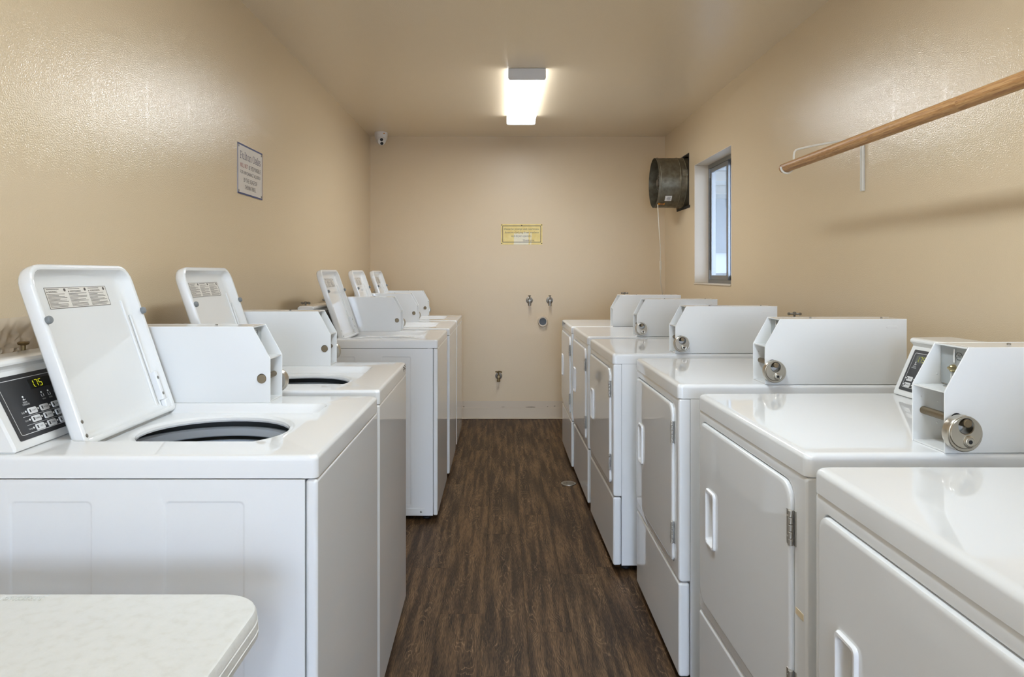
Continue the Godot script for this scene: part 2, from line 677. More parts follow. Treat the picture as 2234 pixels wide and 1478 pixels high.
func build_room() -> void:
	var th := 0.15
	var z0 := ZB - th
	var z1 := ZN + th
	var zm := (z0 + z1) / 2
	var mb := Mb.new()
	mb.rbox(Vector3(XL - th / 2, HC / 2, zm), Vector3(th, HC + 0.1, z1 - z0))
	structure("wall_left", "beige semi-gloss painted wall behind the washers", mb, M.wall)

	# right wall: round the window opening and the hole of the fan
	mb = Mb.new()
	var cuts := [[z0, -5.80, []], [-5.80, -5.41, [1.757, 2.147]], [-5.41, -5.256, []], [-5.256, -4.418, [1.172, 2.040]], [-4.418, z1, []]]
	for c in cuts:
		var zc: float = (c[0] + c[1]) / 2
		var dz: float = c[1] - c[0]
		if c[2].is_empty():
			mb.rbox(Vector3(XR + th / 2, HC / 2, zc), Vector3(th, HC + 0.1, dz))
		else:
			var lo: float = c[2][0]
			var hi: float = c[2][1]
			mb.rbox(Vector3(XR + th / 2, (lo - 0.05) / 2, zc), Vector3(th, lo + 0.05, dz))
			mb.rbox(Vector3(XR + th / 2, (hi + HC + 0.05) / 2, zc), Vector3(th, HC + 0.05 - hi, dz))
	structure("wall_right", "beige painted wall with the window and the exhaust fan, behind the dryers", mb, M.wall)

	mb = Mb.new()
	mb.rbox(Vector3((XL + XR) / 2, HC / 2, ZB - th / 2), Vector3(XR - XL, HC + 0.1, th))
	structure("wall_back", "pale beige back wall at the end of the aisle", mb, M.back_wall)

	# entrance wall behind the camera, with a wide doorway
	var dl := -0.75
	var dr := 1.05
	var dh := 2.1
	mb = Mb.new()
	mb.rbox(Vector3((XL + dl) / 2, HC / 2, ZN + th / 2), Vector3(dl - XL, HC + 0.1, th))
	mb.rbox(Vector3((XR + dr) / 2, HC / 2, ZN + th / 2), Vector3(XR - dr, HC + 0.1, th))
	mb.rbox(Vector3((dl + dr) / 2, (dh + HC + 0.05) / 2, ZN + th / 2), Vector3(dr - dl, HC + 0.05 - dh, th))
	structure("wall_front", "beige wall with the wide open entrance, behind the camera", mb, M.wall)
	mb = Mb.new()
	for s in [[dl + 0.02, 1.0], [dr - 0.02, -1.0]]:
		mb.rbox(Vector3(s[0], dh / 2, ZN + th / 2), Vector3(0.04, dh, th + 0.03), 0.004)
	mb.rbox(Vector3((dl + dr) / 2, dh - 0.02, ZN + th / 2), Vector3(dr - dl, 0.04, th + 0.03), 0.004)
	structure("trim_1", "white door frame of the entrance", mb, M.sill_paint)

	mb = Mb.new()
	mb.rbox(Vector3((XL + XR) / 2, HC + 0.06, zm), Vector3(XR - XL + 2 * th, 0.12, z1 - z0))
	structure("ceiling", "beige painted ceiling", mb, M.ceiling)

	# baseboards: vinyl cove base in the colour of the wall
	for b in [["baseboard_back", Vector3((XL + XR) / 2, 0.047, ZB + 0.003), Vector3(XR - XL, 0.094, 0.006)], ["baseboard_left", Vector3(XL + 0.003, 0.047, zm), Vector3(0.006, 0.094, ZN - ZB)], ["baseboard_right", Vector3(XR - 0.003, 0.047, zm), Vector3(0.006, 0.094, ZN - ZB)]]:
		mb = Mb.new()
		mb.rbox(b[1], b[2], 0.002, 1)
		if b[0] == "baseboard_back":
			mb.rbox(Vector3((XL + XR) / 2, 0.004, ZB + 0.010), Vector3(XR - XL, 0.008, 0.014), 0.003, 1)
		var bb := structure(b[0], "painted cove baseboard along the " + b[0].get_slice("_", 1) + " wall", mb, M.plain_paint)
		if b[0] == "baseboard_back":
			# torn strip of paint above it, with a few dark chips
			var e := Mb.new()
			e.rbox(Vector3(0.2, 0.124, ZB + 0.0012), Vector3(1.9, 0.058, 0.0024), 0.001, 1)
			obj("paint_strip", e, M.plain_paint, bb)
			for q in [[0.255, 0.1, 0.105, 0.009], [-0.32, 0.104, 0.02, 0.006], [0.02, 0.102, 0.045, 0.004], [0.46, 0.108, 0.02, 0.008], [0.40, 0.104, 0.014, 0.006]]:
				e = Mb.new()
				var pts := PackedVector2Array()
				for k in 9:
					var a := TAU * k / 9
					var rr := rng.randf_range(0.6, 1.0)
					pts.append(Vector2(q[0] + cos(a) * q[2] / 2 * rr, q[1] + sin(a) * q[3] / 2 * rr))
				e.prism(pts, ZB + 0.0022, ZB + 0.0028)
				obj("paint_chip", e, M.old_bolt, bb)

	build_floor()
	build_window()


func build_floor() -> void:
	var mb := Mb.new()
	mb.rbox(Vector3((XL + XR) / 2, -0.056, (ZB + ZN) / 2), Vector3(XR - XL + 0.3, 0.10, ZN - ZB + 0.3))
	var floor_ := structure("floor", "dark brown vinyl plank floor with oak grain", mb, M.dusty_black)
	var mats := []
	for k in 6:
		var m := mat("plank_%d" % k, Color.WHITE, 0.48)
		m.albedo_texture = ImageTexture.create_from_image(wood_image(100 + k * 13, 224, 1500))
		m.metallic_specular = 0.28
		mats.append(m)
	var pw := 0.157
	var pl := 1.22
	var shared := {}
	# measured butt joints (distance from the camera) of the rows in the aisle
	var joint := {-2: 3.06, -1: 2.648, 0: 3.457, 1: 2.513, 2: 3.00, -3: 3.59}
	var k0 := int(floor((XL + 0.066) / pw))
	var k1 := int(ceil((XR + 0.066) / pw))
	for k in range(k0, k1):
		var xa := maxf(XL, -0.066 + (k) * pw)
		var xb := minf(XR, -0.066 + (k + 1) * pw)
		if xb - xa < 0.01:
			continue
		var j: float = joint.get(k, rng.randf_range(2.4, 3.6))
		var z: float = -j - pl * ceil((-ZB - j) / pl)
		while z < ZN:
			var za := maxf(z, ZB)
			var zb := minf(z + pl, ZN)
			z += pl
			if zb - za < 0.01:
				continue
			var w := snappedf(xb - xa, 0.0001)
			var l := snappedf(zb - za, 0.0001)
			var flip := rng.randi_range(0, 1)
			var key := "%f %f %d" % [w, l, flip]
			if not shared.has(key):
				shared[key] = plank_mesh(w, l, flip == 1, pw, pl)
			var p := inst("plank", shared[key], mats[rng.randi_range(0, 5)], floor_, Vector3((xa + xb) / 2, 0, (za + zb) / 2))
			p.name = p.name


func plank_mesh(w: float, l: float, flip: bool, pw: float, pl: float) -> ArrayMesh:
	var mb := Mb.new()
	var g := 0.0001
	var b := 0.0003
	var outer := rrect(0, 0, w - 2 * g, l - 2 * g, 0.0, 2)
	var inner := rrect(0, 0, w - 2 * g - 2 * b, l - 2 * g - 2 * b, 0.0, 2)
	mb.loft([flat(outer, -0.006), flat(outer, -0.0004), flat(inner, 0.0)], false, true, Vector3(0, -0.05, 0))
	for p in mb.v:
		var u := p.x / pw + 0.5
		var q := p.z / pl + 0.5
		mb.uv.append(Vector2(1.0 - u, 1.0 - q) if flip else Vector2(u, q))
	return mb.finish(20.0)


func build_window() -> void:
	var zf := -5.256
	var zn := -4.418
	var lo := 1.172
	var hi := 2.040
	var xw := 1.512
	var win := Node3D.new()
	win.name = "window_1"
	add_child(win)
	win.set_meta("kind", "structure")
	win.set_meta("label", "aluminium sliding window set deep in the right wall")
	var zc := (zf + zn) / 2
	# frame
	var mb := Mb.new()
	for y in [lo + 0.016, hi - 0.016]:
		mb.rbox(Vector3(xw + 0.022, y, zc), Vector3(0.048, 0.032, zn - zf), 0.002, 1)
	for z in [zf + 0.014, zn - 0.014]:
		mb.rbox(Vector3(xw + 0.022, (lo + hi) / 2, z), Vector3(0.048, hi - lo - 0.064, 0.028), 0.002, 1)
	obj("frame", mb, M.alu, win)
	# two sashes, the far one on the room side
	var half := (zn - zf - 0.056) / 2
	for s in 2:
		var za := zf + 0.028 + s * (half - 0.02)
		var zb := za + half + 0.02
		var x: float = xw + 0.012 + s * 0.02
		mb = Mb.new()
		for z in [za + 0.017, zb - 0.017]:
			mb.rbox(Vector3(x, (lo + hi) / 2, z), Vector3(0.016, hi - lo - 0.064, 0.034), 0.0015, 1)
		for y in [lo + 0.032 + 0.016, hi - 0.032 - 0.016]:
			mb.rbox(Vector3(x, y, (za + zb) / 2), Vector3(0.016, 0.032, zb - za - 0.068), 0.0015, 1)
		var sash := obj("sash", mb, M.alu, win)
		mb = Mb.new()
		mb.rbox(Vector3(x, (lo + hi) / 2, (za + zb) / 2), Vector3(0.004, hi - lo - 0.12, zb - za - 0.06))
		obj("pane", mb, M.glass, sash)
	mb = Mb.new()
	mb.rbox(Vector3(xw + 0.010, (lo + hi) / 2, zf + 0.034), Vector3(0.022, hi - lo - 0.2, 0.008), 0.001, 1)
	obj("rubber_seal", mb, M.gasket, win)
	# plastered sill and reveal of the opening
	mb = Mb.new()
	mb.rbox(Vector3((XR + xw) / 2 - 0.002, lo + 0.004, zc), Vector3(xw - XR + 0.008, 0.010, zn - zf - 0.002), 0.003, 1)
	obj("sill", mb, M.sill_paint, win)
	mb = Mb.new()
	mb.rbox(Vector3((XR + xw) / 2, (lo + hi) / 2 + 0.004, zf + 0.002), Vector3(xw - XR - 0.002, hi - lo - 0.014, 0.004))
	mb.rbox(Vector3((XR + xw) / 2, hi - 0.002, zc), Vector3(xw - XR - 0.002, 0.004, zn - zf - 0.01))
	obj("reveal", mb, M.sill_paint, win)


func build_outside() -> void:
	var mb := Mb.new()
	mb.rbox(Vector3(2.0, -0.16, -4.0), Vector3(40, 0.1, 44))
	structure("ground_outside", "pale concrete ground outside the building", mb, M.concrete)
	# covered walkway along the window side, its roof widened to dim the outside
	mb = Mb.new()
	mb.rbox(Vector3(3.7, 2.66, -7.2), Vector3(4.2, 0.10, 12.6))
	var eave := structure("eave_outside", "pale eave over the walkway outside the window, widened to dim the view", mb, M.eave)
	for k in 6:
		mb = Mb.new()
		mb.rbox(Vector3(3.7, 2.54, -3.2 - k * 1.6), Vector3(4.1, 0.13, 0.07), 0.004, 1)
		obj("beam", mb, M.eave, eave)
	mb = Mb.new()
	mb.rbox(Vector3(4.4, 1.7, -13.3), Vector3(6.0, 3.6, 0.2))
	var wall := structure("wall_outside", "pale siding wall of the neighbouring building seen through the window", mb, M.siding)
	for k in 24:
		mb = Mb.new()
		mb.rbox(Vector3(1.55 + k * 0.25, 1.7, -13.19), Vector3(0.235, 3.5, 0.03), 0.004, 1)
		obj("siding_board", mb, M.siding, wall)
	mb = Mb.new()
	mb.rbox(Vector3(5.9, 1.25, -7.0), Vector3(0.12, 2.72, 10.6))
	structure("wall_added_shade", "added pale side wall outside the window, blocking daylight under the eave", mb, M.siding)  # added wall closing the open side, keeps daylight off the siding
	# hedge in front of it
	mb = Mb.new()
	for k in 60:
		mb.rbox(Vector3(rng.randf_range(2.2, 5.4), rng.randf_range(0.1, 1.0), -12.62 + rng.randf_range(-0.12, 0.12)), Vector3(0.3, 0.35, 0.3) * rng.randf_range(0.7, 1.2), 0.1, 2)
	var hedge := obj("hedge", mb, M.hedge)
	tag(hedge, "low green hedge outside the window", "hedge")
	# a parked white car
	var car := thing("car", "white car parked outside the window", "car", Vector3(3.4, -0.11, -10.6), 0.0)
	mb = Mb.new()
	mb.rbox(Vector3(0, 0.72, 0), Vector3(1.75, 0.72, 2.6), 0.16, 3)
	obj("body", mb, M.car_white, car)
	mb = Mb.new()
	var cab := []
	for q in [[1.0, 1.6, 2.1], [1.35, 1.5, 1.75], [1.58, 1.34, 1.4], [1.64, 1.1, 1.1]]:
		cab.append(flat(rrect(0, 0, q[1], q[2], 0.2, 4), q[0]))
	mb.loft(cab, false, true, Vector3(0, 1.2, 0))
	obj("cabin", mb, M.car_white, car)
	mb = Mb.new()
	mb.rbox(Vector3(0, 1.23, 0.93), Vector3(1.3, 0.26, 0.06), 0.02, 1)
	obj("windscreen", mb, M.car_glass, car)
	for sx in [-0.8, 0.8]:
		for sz in [-0.85, 0.85]:
			mb = Mb.new()
			mb.lathe(Vector3(sx - 0.1, 0.31, sz), Vector3.RIGHT, [[0.0, 0.26], [0.02, 0.31], [0.18, 0.31], [0.2, 0.26]], 20)
			obj("wheel", mb, M.black_rubber, car)


# ------------------------------------------------------------------ machines
# Both kinds stand on their base: front towards +z, coin box on the +x side.

func to_side(mb: Mb, start: int) -> void:
	# a prism drawn as (z, y) and given depth along x
	mb.xf(start, Transform3D(Basis(Vector3(0, 0, 1), Vector3(0, 1, 0), Vector3(1, 0, 0)), Vector3.ZERO))
	mb.fix(start, mb.mid(start))


func cabinet_mesh(w: float, wrap: float, embossed: bool) -> Mb:
	var mb := Mb.new()
	var hw := w / 2
	var zb := -DEPTH / 2
	var zf := DEPTH / 2 - wrap - 0.0012
	var y0 := 0.028
	var y1 := TOP - 0.044
	# back, top, bottom and inner front as one rounded box a little narrower, the sides as sheets with pressed panels
	if embossed:
		# open at the top, where the tub hangs
		for z in [zb + 0.004, zf - 0.004]:
			mb.rbox(Vector3(0, (y0 + y1) / 2, z), Vector3(w - 0.008, y1 - y0, 0.008), 0.002, 1)
		mb.rbox(Vector3(0, y0 + 0.004, (zb + zf) / 2), Vector3(w - 0.008, 0.008, zf - zb - 0.02), 0.002, 1)
	else:
		mb.rbox(Vector3(0, (y0 + y1) / 2, (zb + zf) / 2), Vector3(w - 0.008, y1 - y0, zf - zb), 0.002, 1)
	for s in [-1.0, 1.0]:
		var start := mb.v.size()
		var x: float = s * hw
		var xi: float = s * (hw - 0.003)
		var cols := [zb, zf]
		var holes := []
		if embossed:
			holes = [[-0.215, -0.060], [0.070, 0.222]]
			cols = [zb, -0.225, -0.050, 0.060, 0.232, zf]
		for c in cols.size() - 1:
			var za: float = cols[c]
			var zc: float = cols[c + 1]
			if embossed and c % 2 == 1:
				var hole: Array = holes[c / 2]
				var lo := 0.078
				var hi := TOP - 0.083
				var big := []
				for p in rrect((za + zc) / 2, (y0 + y1) / 2, zc - za, y1 - y0, 0.0005, 4):
					big.append(Vector3(x, p.y, p.x))
				var zm: float = (hole[0] + hole[1]) / 2
				var zw: float = hole[1] - hole[0]
				var rings := [big]
				for q in [[0.0, 0.0], [0.003, 0.001], [0.006, 0.003]]:
					var ring := []
					for p in rrect(zm, (lo + hi) / 2, zw - q[0] * 2, hi - lo - q[0] * 2, 0.009, 4):
						ring.append(Vector3(s * (hw - q[1]), p.y, p.x))
					rings.append(ring)
				mb.loft(rings, false, true, Vector3.ZERO)
			else:
				mb.quad(Vector3(x, y0, za), Vector3(x, y1, za), Vector3(x, y1, zc), Vector3(x, y0, zc))
		# edges of the sheet
		mb.quad(Vector3(x, y0, zf), Vector3(x, y1, zf), Vector3(xi, y1, zf), Vector3(xi, y0, zf))
		mb.quad(Vector3(x, y0, zb), Vector3(x, y1, zb), Vector3(xi, y1, zb), Vector3(xi, y0, zb))
		mb.quad(Vector3(x, y0, zb), Vector3(x, y0, zf), Vector3(xi, y0, zf), Vector3(xi, y0, zb))
		mb.quad(Vector3(x, y1, zb), Vector3(x, y1, zf), Vector3(xi, y1, zf), Vector3(xi, y1, zb))
		mb.fix(start, Vector3(s * (hw - 0.05), 0.45, 0))
	return mb


func add_feet(t: Node3D, w: float) -> void:
	var mb := Mb.new()
	mb.lathe(Vector3.ZERO, Vector3.UP, [[0.0, 0.018], [0.004, 0.021], [0.012, 0.021], [0.015, 0.008], [0.032, 0.008]], 14)
	var m := mb.finish()
	for sx in [-1, 1]:
		for sz in [-1, 1]:
			inst("foot", m, M.black_rubber, t, Vector3(sx * (w / 2 - 0.05), 0, sz * (DEPTH / 2 - 0.06)))


func service_cover(t: Node3D, w: float, left_only := true) -> void:
	var mb := Mb.new()
	mb.rbox(Vector3(-w / 2 - 0.0005, 0.049, 0.14), Vector3(0.004, 0.034, 0.30), 0.0012, 1)
	var c := obj("service_cover", mb, M.enamel_plain, t)
	mb = Mb.new()
	mb.lathe(Vector3(-w / 2 - 0.002, 0.047, 0.272), Vector3.LEFT, [[0.0, 0.006], [0.002, 0.005], [0.003, 0.002]], 12)
	obj("screw", mb, M.zinc, c)


func make_washer() -> Node3D:
	var w := 0.65
	var t := thing("washing_machine", "white top-load washer", "washing machine", Vector3.ZERO, 0.0, "top-load washers along the left wall")
	var zf := DEPTH / 2
	obj("cabinet", cabinet_mesh(w, 0.022, true), M.enamel, t)
	var mb := Mb.new()
	mb.rbox(Vector3(0, (0.028 + TOP - 0.044) / 2, zf - 0.011), Vector3(w, TOP - 0.044 - 0.028, 0.022), 0.007, 3)
	obj("front_panel", mb, M.enamel, t)
	add_feet(t, w)
	service_cover(t, w)

	# top panel with a sunk basin for the lid and the opening of the tub
	var n := 8
	mb = Mb.new()
	var rings := []
	for q in [[0.042, 0.0], [0.010, 0.0], [0.0055, 0.0012], [0.002, 0.004], [0.0, 0.010]]:
		rings.append(flat(rrect(0, 0, w - 2 * q[1], DEPTH - 2 * q[1], 0.012, n), TOP - q[0]))
	var zb0 := -0.175
	for q in [[0.0, 0.0, 0.252], [0.003, 0.005, 0.248], [0.016, 0.013, 0.238], [0.022, 0.020, 0.230]]:
		var d: float = q[1]
		rings.append(flat(rrect(0, (zb0 + d + q[2]) / 2, 0.424 - 2 * d, q[2] - zb0 - d, [0.035, 0.035, 0.012, 0.012], n), TOP - q[0]))
	for q in [[0.022, 0.016], [0.0230, 0.008], [0.0265, 0.002], [0.032, 0.0], [0.036, 0.001]]:
		rings.append(flat(oval(0, 0.037, 0.158 + q[1], 0.164 + q[1], n), TOP - q[0]))
	mb.loft(rings, false, false, Vector3(0, TOP - 0.3, 0.04))
	obj("top_panel", mb, M.enamel, t, 32.0)

	# tub inside: dark outer tub, white balance ring, pale basket below it
	for part in [["outer_tub", M.outer_tub, [[-0.050, 0.245], [-0.40, 0.245], [-0.41, 0.20], [-0.42, 0.20], [-0.42, 0.25], [-0.050, 0.25]]],
			["balance_ring", M.tub_plastic, [[-0.060, 0.186], [-0.0565, 0.191], [-0.0565, 0.199], [-0.060, 0.204], [-0.074, 0.205], [-0.079, 0.199], [-0.080, 0.190], [-0.077, 0.186]]],
			["basket", M.tub_blue, [[-0.088, 0.182], [-0.088, 0.190], [-0.395, 0.184], [-0.400, 0.17], [-0.400, 0.02], [-0.390, 0.02], [-0.388, 0.165], [-0.375, 0.174]]]]:
		mb = Mb.new()
		var rr := []
		for p in part[2]:
			var ring := []
			for i in 56:
				var a := TAU * i / 56
				ring.append(Vector3(cos(a) * p[1], TOP + p[0], 0.02 + sin(a) * p[1]))
			rr.append(ring)
		mb.loft(rr, false, false, Vector3(0, TOP - 0.25, 0.02), true)
		obj(part[0], mb, part[1], t)
	mb = Mb.new()
	mb.lathe(Vector3(0, TOP - 0.405, 0.02), Vector3.UP, [[0.0, 0.19], [0.02, 0.17], [0.06, 0.075], [0.22, 0.055], [0.25, 0.05], [0.262, 0.03], [0.265, 0.005]], 28)
	for k in 4:
		mb.rbox(Vector3(cos(k * PI / 2) * 0.1, TOP - 0.335, 0.02 + sin(k * PI / 2) * 0.1), Vector3(0.12 if k % 2 == 0 else 0.014, 0.09, 0.014 if k % 2 == 0 else 0.12), 0.006)
	obj("agitator", mb, M.tub_plastic, t)

	add_lid(t)
	add_console(t, w, -0.315, 0.208, false)
	add_coin_box(t, w, 0.094)
	return t


func add_lid(t: Node3D) -> void:
	# drawn in its own plane: x along the hinge, y up the lid, z towards the room
	var lean := atan2(0.119, 0.347)
	var holder := Transform3D(Basis(Vector3.RIGHT, -lean), Vector3(0.004, TOP - 0.014, -0.146))
	var W := 0.404
	var H := 0.391
	var n := 6
	var rad := [0.045, 0.045, 0.012, 0.012]
	var rings := []
	for q in [[0.022, -0.030], [0.006, -0.0275], [0.001, -0.022], [0.0, -0.014], [0.0, 0.0], [0.002, 0.003], [0.007, 0.0045], [0.012, 0.0025], [0.0145, -0.003], [0.020, -0.014], [0.030, -0.0195], [0.044, -0.021]]:
		var d: float = q[0]
		var rc := rad.map(func(r): return maxf(r - d, 0.004))
		var ring := []
		for p in rrect(0, H / 2, W - 2 * d, H - 2 * d, rc, n):
			ring.append(Vector3(p.x, p.y, q[1]))
		rings.append(ring)
	var mb := Mb.new()
	mb.loft(rings, true, true, Vector3(0, H / 2, -0.025))
	var lid := obj("lid", mb, M.enamel_plain, t, 40.0)
	lid.transform = holder
	# raised ribs along the far edge
	mb = Mb.new()
	mb.rbox(Vector3(W / 2 - 0.048, 0.16, -0.0195), Vector3(0.007, 0.29, 0.006), 0.002)
	obj("rib", mb, M.enamel_plain, lid)
	mb = Mb.new()
	mb.rbox(Vector3(W / 2 - 0.033, 0.14, -0.0170), Vector3(0.005, 0.25, 0.006), 0.002)
	obj("rib", mb, M.enamel_plain, lid)
	# bumpers on the rim
	mb = Mb.new()
	mb.lathe(Vector3.ZERO, Vector3.BACK, [[0.0, 0.0085], [0.006, 0.0085], [0.009, 0.0065], [0.0095, 0.004]], 16)
	var bump := mb.finish()
	inst("bumper", bump, M.rubber, lid, Vector3(-W / 2 + 0.010, 0.268, 0.0035))
	inst("bumper", bump, M.rubber, lid, Vector3(W / 2 - 0.008, 0.268, 0.0035))
	mb = Mb.new()
	mb.lathe(Vector3.ZERO, Vector3.BACK, [[0.0, 0.0042], [0.0012, 0.0042], [0.002, 0.0025]], 12)
	var scr := mb.finish()
	inst("screw", scr, M.zinc, lid, Vector3(-W / 2 + 0.009, 0.050, 0.0035))
	inst("screw", scr, M.zinc, lid, Vector3(-W / 2 + 0.009, 0.020, 0.0035))
	# hinge hardware at the far lower corner
	mb = Mb.new()
	mb.rbox(Vector3(W / 2 - 0.030, 0.072, -0.010), Vector3(0.012, 0.075, 0.016), 0.003)
	obj("hinge", mb, M.white_plastic, lid)
	mb = Mb.new()
	mb.rbox(Vector3(W / 2 - 0.022, 0.020, -0.008), Vector3(0.022, 0.030, 0.014), 0.004)
	obj("hinge", mb, M.white_plastic, lid)
	for y in [0.05, 0.092]:
		inst("screw", scr, M.zinc, lid, Vector3(W / 2 - 0.030, y, -0.0025))
	# warning label: three columns of print
	mb = Mb.new()
	mb.rbox(Vector3(-0.012, 0.321, -0.0205), Vector3(0.236, 0.048, 0.0006))
	obj("warning_label", mb, M.label_paper, lid)
	mb = Mb.new()
	var z := -0.0200
	var cx := -0.012
	var cy := 0.321
	for s in [-1, 1]:
		mb.rbox(Vector3(cx, cy + s * 0.0236, z), Vector3(0.236, 0.0009, 0.0003))
		mb.rbox(Vector3(cx + s * 0.1175, cy, z), Vector3(0.0009, 0.047, 0.0003))
	var heads := ["WARNING", "AVERTISSEMENT", "ADVERTENCIA"]
	for c in 3:
		var x0 := cx - 0.114 + c * 0.0775
		lettering(mb, heads[c], sans, 0.0042, 0.030 + 0.012 * mini(c, 1), Transform3D(Basis.IDENTITY, Vector3(x0 + 0.022 + 0.006 * mini(c, 1), cy + 0.0140, z + 0.0002)))
		mb.tri(Vector3(x0, cy + 0.0122, z), Vector3(x0 + 0.0022, cy + 0.0162, z), Vector3(x0 + 0.0044, cy + 0.0122, z))
		mb.lathe(Vector3(x0 + 0.066, cy + 0.0178, z - 0.0002), Vector3.BACK, [[0.0, 0.0037], [0.0004, 0.0037]], 14)
		mb.rbox(Vector3(x0 + 0.024, cy + 0.0200, z), Vector3(0.044, 0.0010, 0.0003))
		for k in 11:
			var wl := 0.070 * (rng.randf_range(0.35, 0.6) if k in [1, 4, 7] else rng.randf_range(0.82, 1.0))
			mb.rbox(Vector3(x0 + wl / 2, cy + 0.0088 - k * 0.0029, z), Vector3(wl, 0.0009, 0.0003))
	obj("label_print", mb, M.label_print, lid)


# control console: brow on top, sloping face with the black panel
func add_console(t: Node3D, w: float, x0: float, x1: float, dryer: bool) -> void:
	var zb := -DEPTH / 2
	var pts := [[zb, 0.0], [-0.214, 0.0], [-0.210, 0.003], [-0.2105, 0.010], [-0.2755, 0.1385], [-0.2785, 0.1435], [-0.278, 0.148], [-0.2745, 0.152], [-0.2715, 0.156], [-0.2715, 0.160], [-0.2745, 0.165], [-0.281, 0.168], [-0.30, 0.169], [zb + 0.01, 0.169], [zb, 0.161]]
	# the dryers' console stands further forward, is steeper and a little lower
	var fwd := func(q: float, y: float) -> Vector2:
		return Vector2(q + (0.026 + 0.10 * y if q > -0.29 else 0.0), TOP + y * 0.94) if dryer else Vector2(q, TOP + y)
	var poly := PackedVector2Array()
	for p in pts:
		poly.append(fwd.call(p[0], p[1]))
	var mb := Mb.new()
	mb.prism(poly, x0, x1, 0.004)
	to_side(mb, 0)
	var con := obj("console", mb, M.enamel_plain, t, 30.0)
	con.name = "console"
	# the panel lies on the sloping face
	var fa: Vector2 = fwd.call(-0.2105, 0.010)
	var fb: Vector2 = fwd.call(-0.2755, 0.1385)
	var a := Vector3(0, fa.y, fa.x)
	var b := Vector3(0, fb.y, fb.x)
	var up := (b - a).normalized()
	var out := Vector3.RIGHT.cross(up).normalized()
	var L := a.distance_to(b)
	var pa := x0 + 0.022
	var pb := x1 - (0.010 if not dryer else 0.004)
	var pw := pb - pa
	var ph := L - 0.013
	var base := Transform3D(Basis(Vector3.RIGHT, up, out), Vector3(pa, 0, 0) + a + up * 0.0085)
	mb = Mb.new()
	mb.prism(rrect(pw / 2, ph / 2, pw, ph, 0.003, 3), 0.0, 0.0014, 0.0004)
	var panel := obj("control_panel", mb, M.panel_black, t)
	panel.transform = base
	# white border line
	mb = Mb.new()
	var m := 0.009
	var ol := rrect(pw / 2, ph / 2, pw - 2 * m, ph - 2 * m, 0.005, 5)
	var il := Mb.inset(ol, 0.0011)
	mb.loft([Mb.at_z(ol, 0.0016), Mb.at_z(il, 0.0016)], false, false, Vector3(pw / 2, ph / 2, -1))
	obj("border_line", mb, M.print_white, panel)
	# display
	var dx := 0.106 if not dryer else 0.034
	mb = Mb.new()
	mb.rbox(Vector3(dx + 0.025, ph - 0.026, 0.0015), Vector3(0.075, 0.0215, 0.0008), 0.0003, 1)
	obj("display", mb, M.lcd_glass if dryer else M.display_glass, panel)
	mb = Mb.new()
	var digit := {"1": "bc", "7": "abc", "5": "afgcd"}
	var seg := {"a": [0.0, 1.0, true], "b": [0.5, 0.5, false], "c": [0.5, -0.5, false], "d": [0.0, -1.0, true], "e": [-0.5, -0.5, false], "f": [-0.5, 0.5, false], "g": [0.0, 0.0, true]}
	var gx := dx - 0.002
	for ch in ["1", "7", "5"]:
		for s in digit[ch]:
			var q: Array = seg[s]
			var hh := 0.0072
			var ww := 0.0078
			var p := Vector3(gx + q[0] * ww + q[1] * hh * 0.12, ph - 0.026 + q[1] * hh, 0.0022)
			mb.rbox(p, Vector3(ww * 0.8, 0.0013, 0.0004) if q[2] else Vector3(0.0013, hh * 0.84, 0.0004))
		if ch == "1":
			mb.rbox(Vector3(gx + 0.0062, ph - 0.026 - 0.0072, 0.0022), Vector3(0.0016, 0.0016, 0.0004))
		gx += 0.0128
	obj("display_digits", mb, M.lcd if dryer else M.led, panel)
	# keys
	var key_mb := Mb.new()
	key_mb.prism(rrect(0, 0, 0.0265, 0.0130, 0.003, 4), 0.0, 0.0022, 0.0007)
	var key := key_mb.finish()
	var words := [["LIGHT", "MEDIUM", "HEAVY"], ["NORMAL", "PERM PRESS", "DELICATES"], ["HOT", "WARM", "COLD"]]
	var sides := ["Soil", "Cycle", "Temp"]
	if dryer:
		words = [[], ["HIGH", "MEDIUM", "LOW"], ["PERM PRESS", "DELICATES", "NO HEAT"]]
		sides = ["", "", ""]
	var lx := 0.068 if not dryer else 0.031
	var white := Mb.new()
	var black := Mb.new()
	var I := Basis.IDENTITY
	for r in 3:
		var y := 0.052 - r * 0.0175
		for c in words[r].size():
			var x: float = lx + c * 0.0375
			inst("key", key, M.key_white, panel, Vector3(x, y, 0.0012))
			lettering(black, words[r][c], sans, 0.0032, minf(0.015, 0.0026 * words[r][c].length()), Transform3D(I, Vector3(x + 0.003, y, 0.0036)))
			black.rbox(Vector3(x - 0.0085, y, 0.0036), Vector3(0.0035, 0.0065, 0.0002))
			white.lathe(Vector3(x - 0.0185, y + 0.001, 0.0014), Vector3.BACK, [[0.0, 0.0021], [0.0008, 0.0018]], 10)
		if sides[r] != "":
			lettering(white, sides[r], sans, 0.0042, 0.0, Transform3D(I, Vector3(lx - 0.028, y, 0.0017)))
			if r < 2:
				white.rbox(Vector3(lx + 0.030, y - 0.0088, 0.0016), Vector3(0.125, 0.0006, 0.0003))
	var ix := 0.056 if not dryer else 0.024
	white.lathe(Vector3(ix + 0.004, 0.083, 0.0014), Vector3.BACK, [[0.0, 0.0020], [0.0008, 0.0018]], 10)
	white.tri(Vector3(ix, 0.0765, 0.0017), Vector3(ix + 0.004, 0.081, 0.0017), Vector3(ix + 0.005, 0.0755, 0.0017))
	white.rbox(Vector3(ix + 0.0065, 0.0775, 0.0016), Vector3(0.006, 0.0012, 0.0003))
	lettering(white, "INSERT", sans, 0.0034, 0.013, Transform3D(I, Vector3(ix + 0.004, 0.0715, 0.0017)))
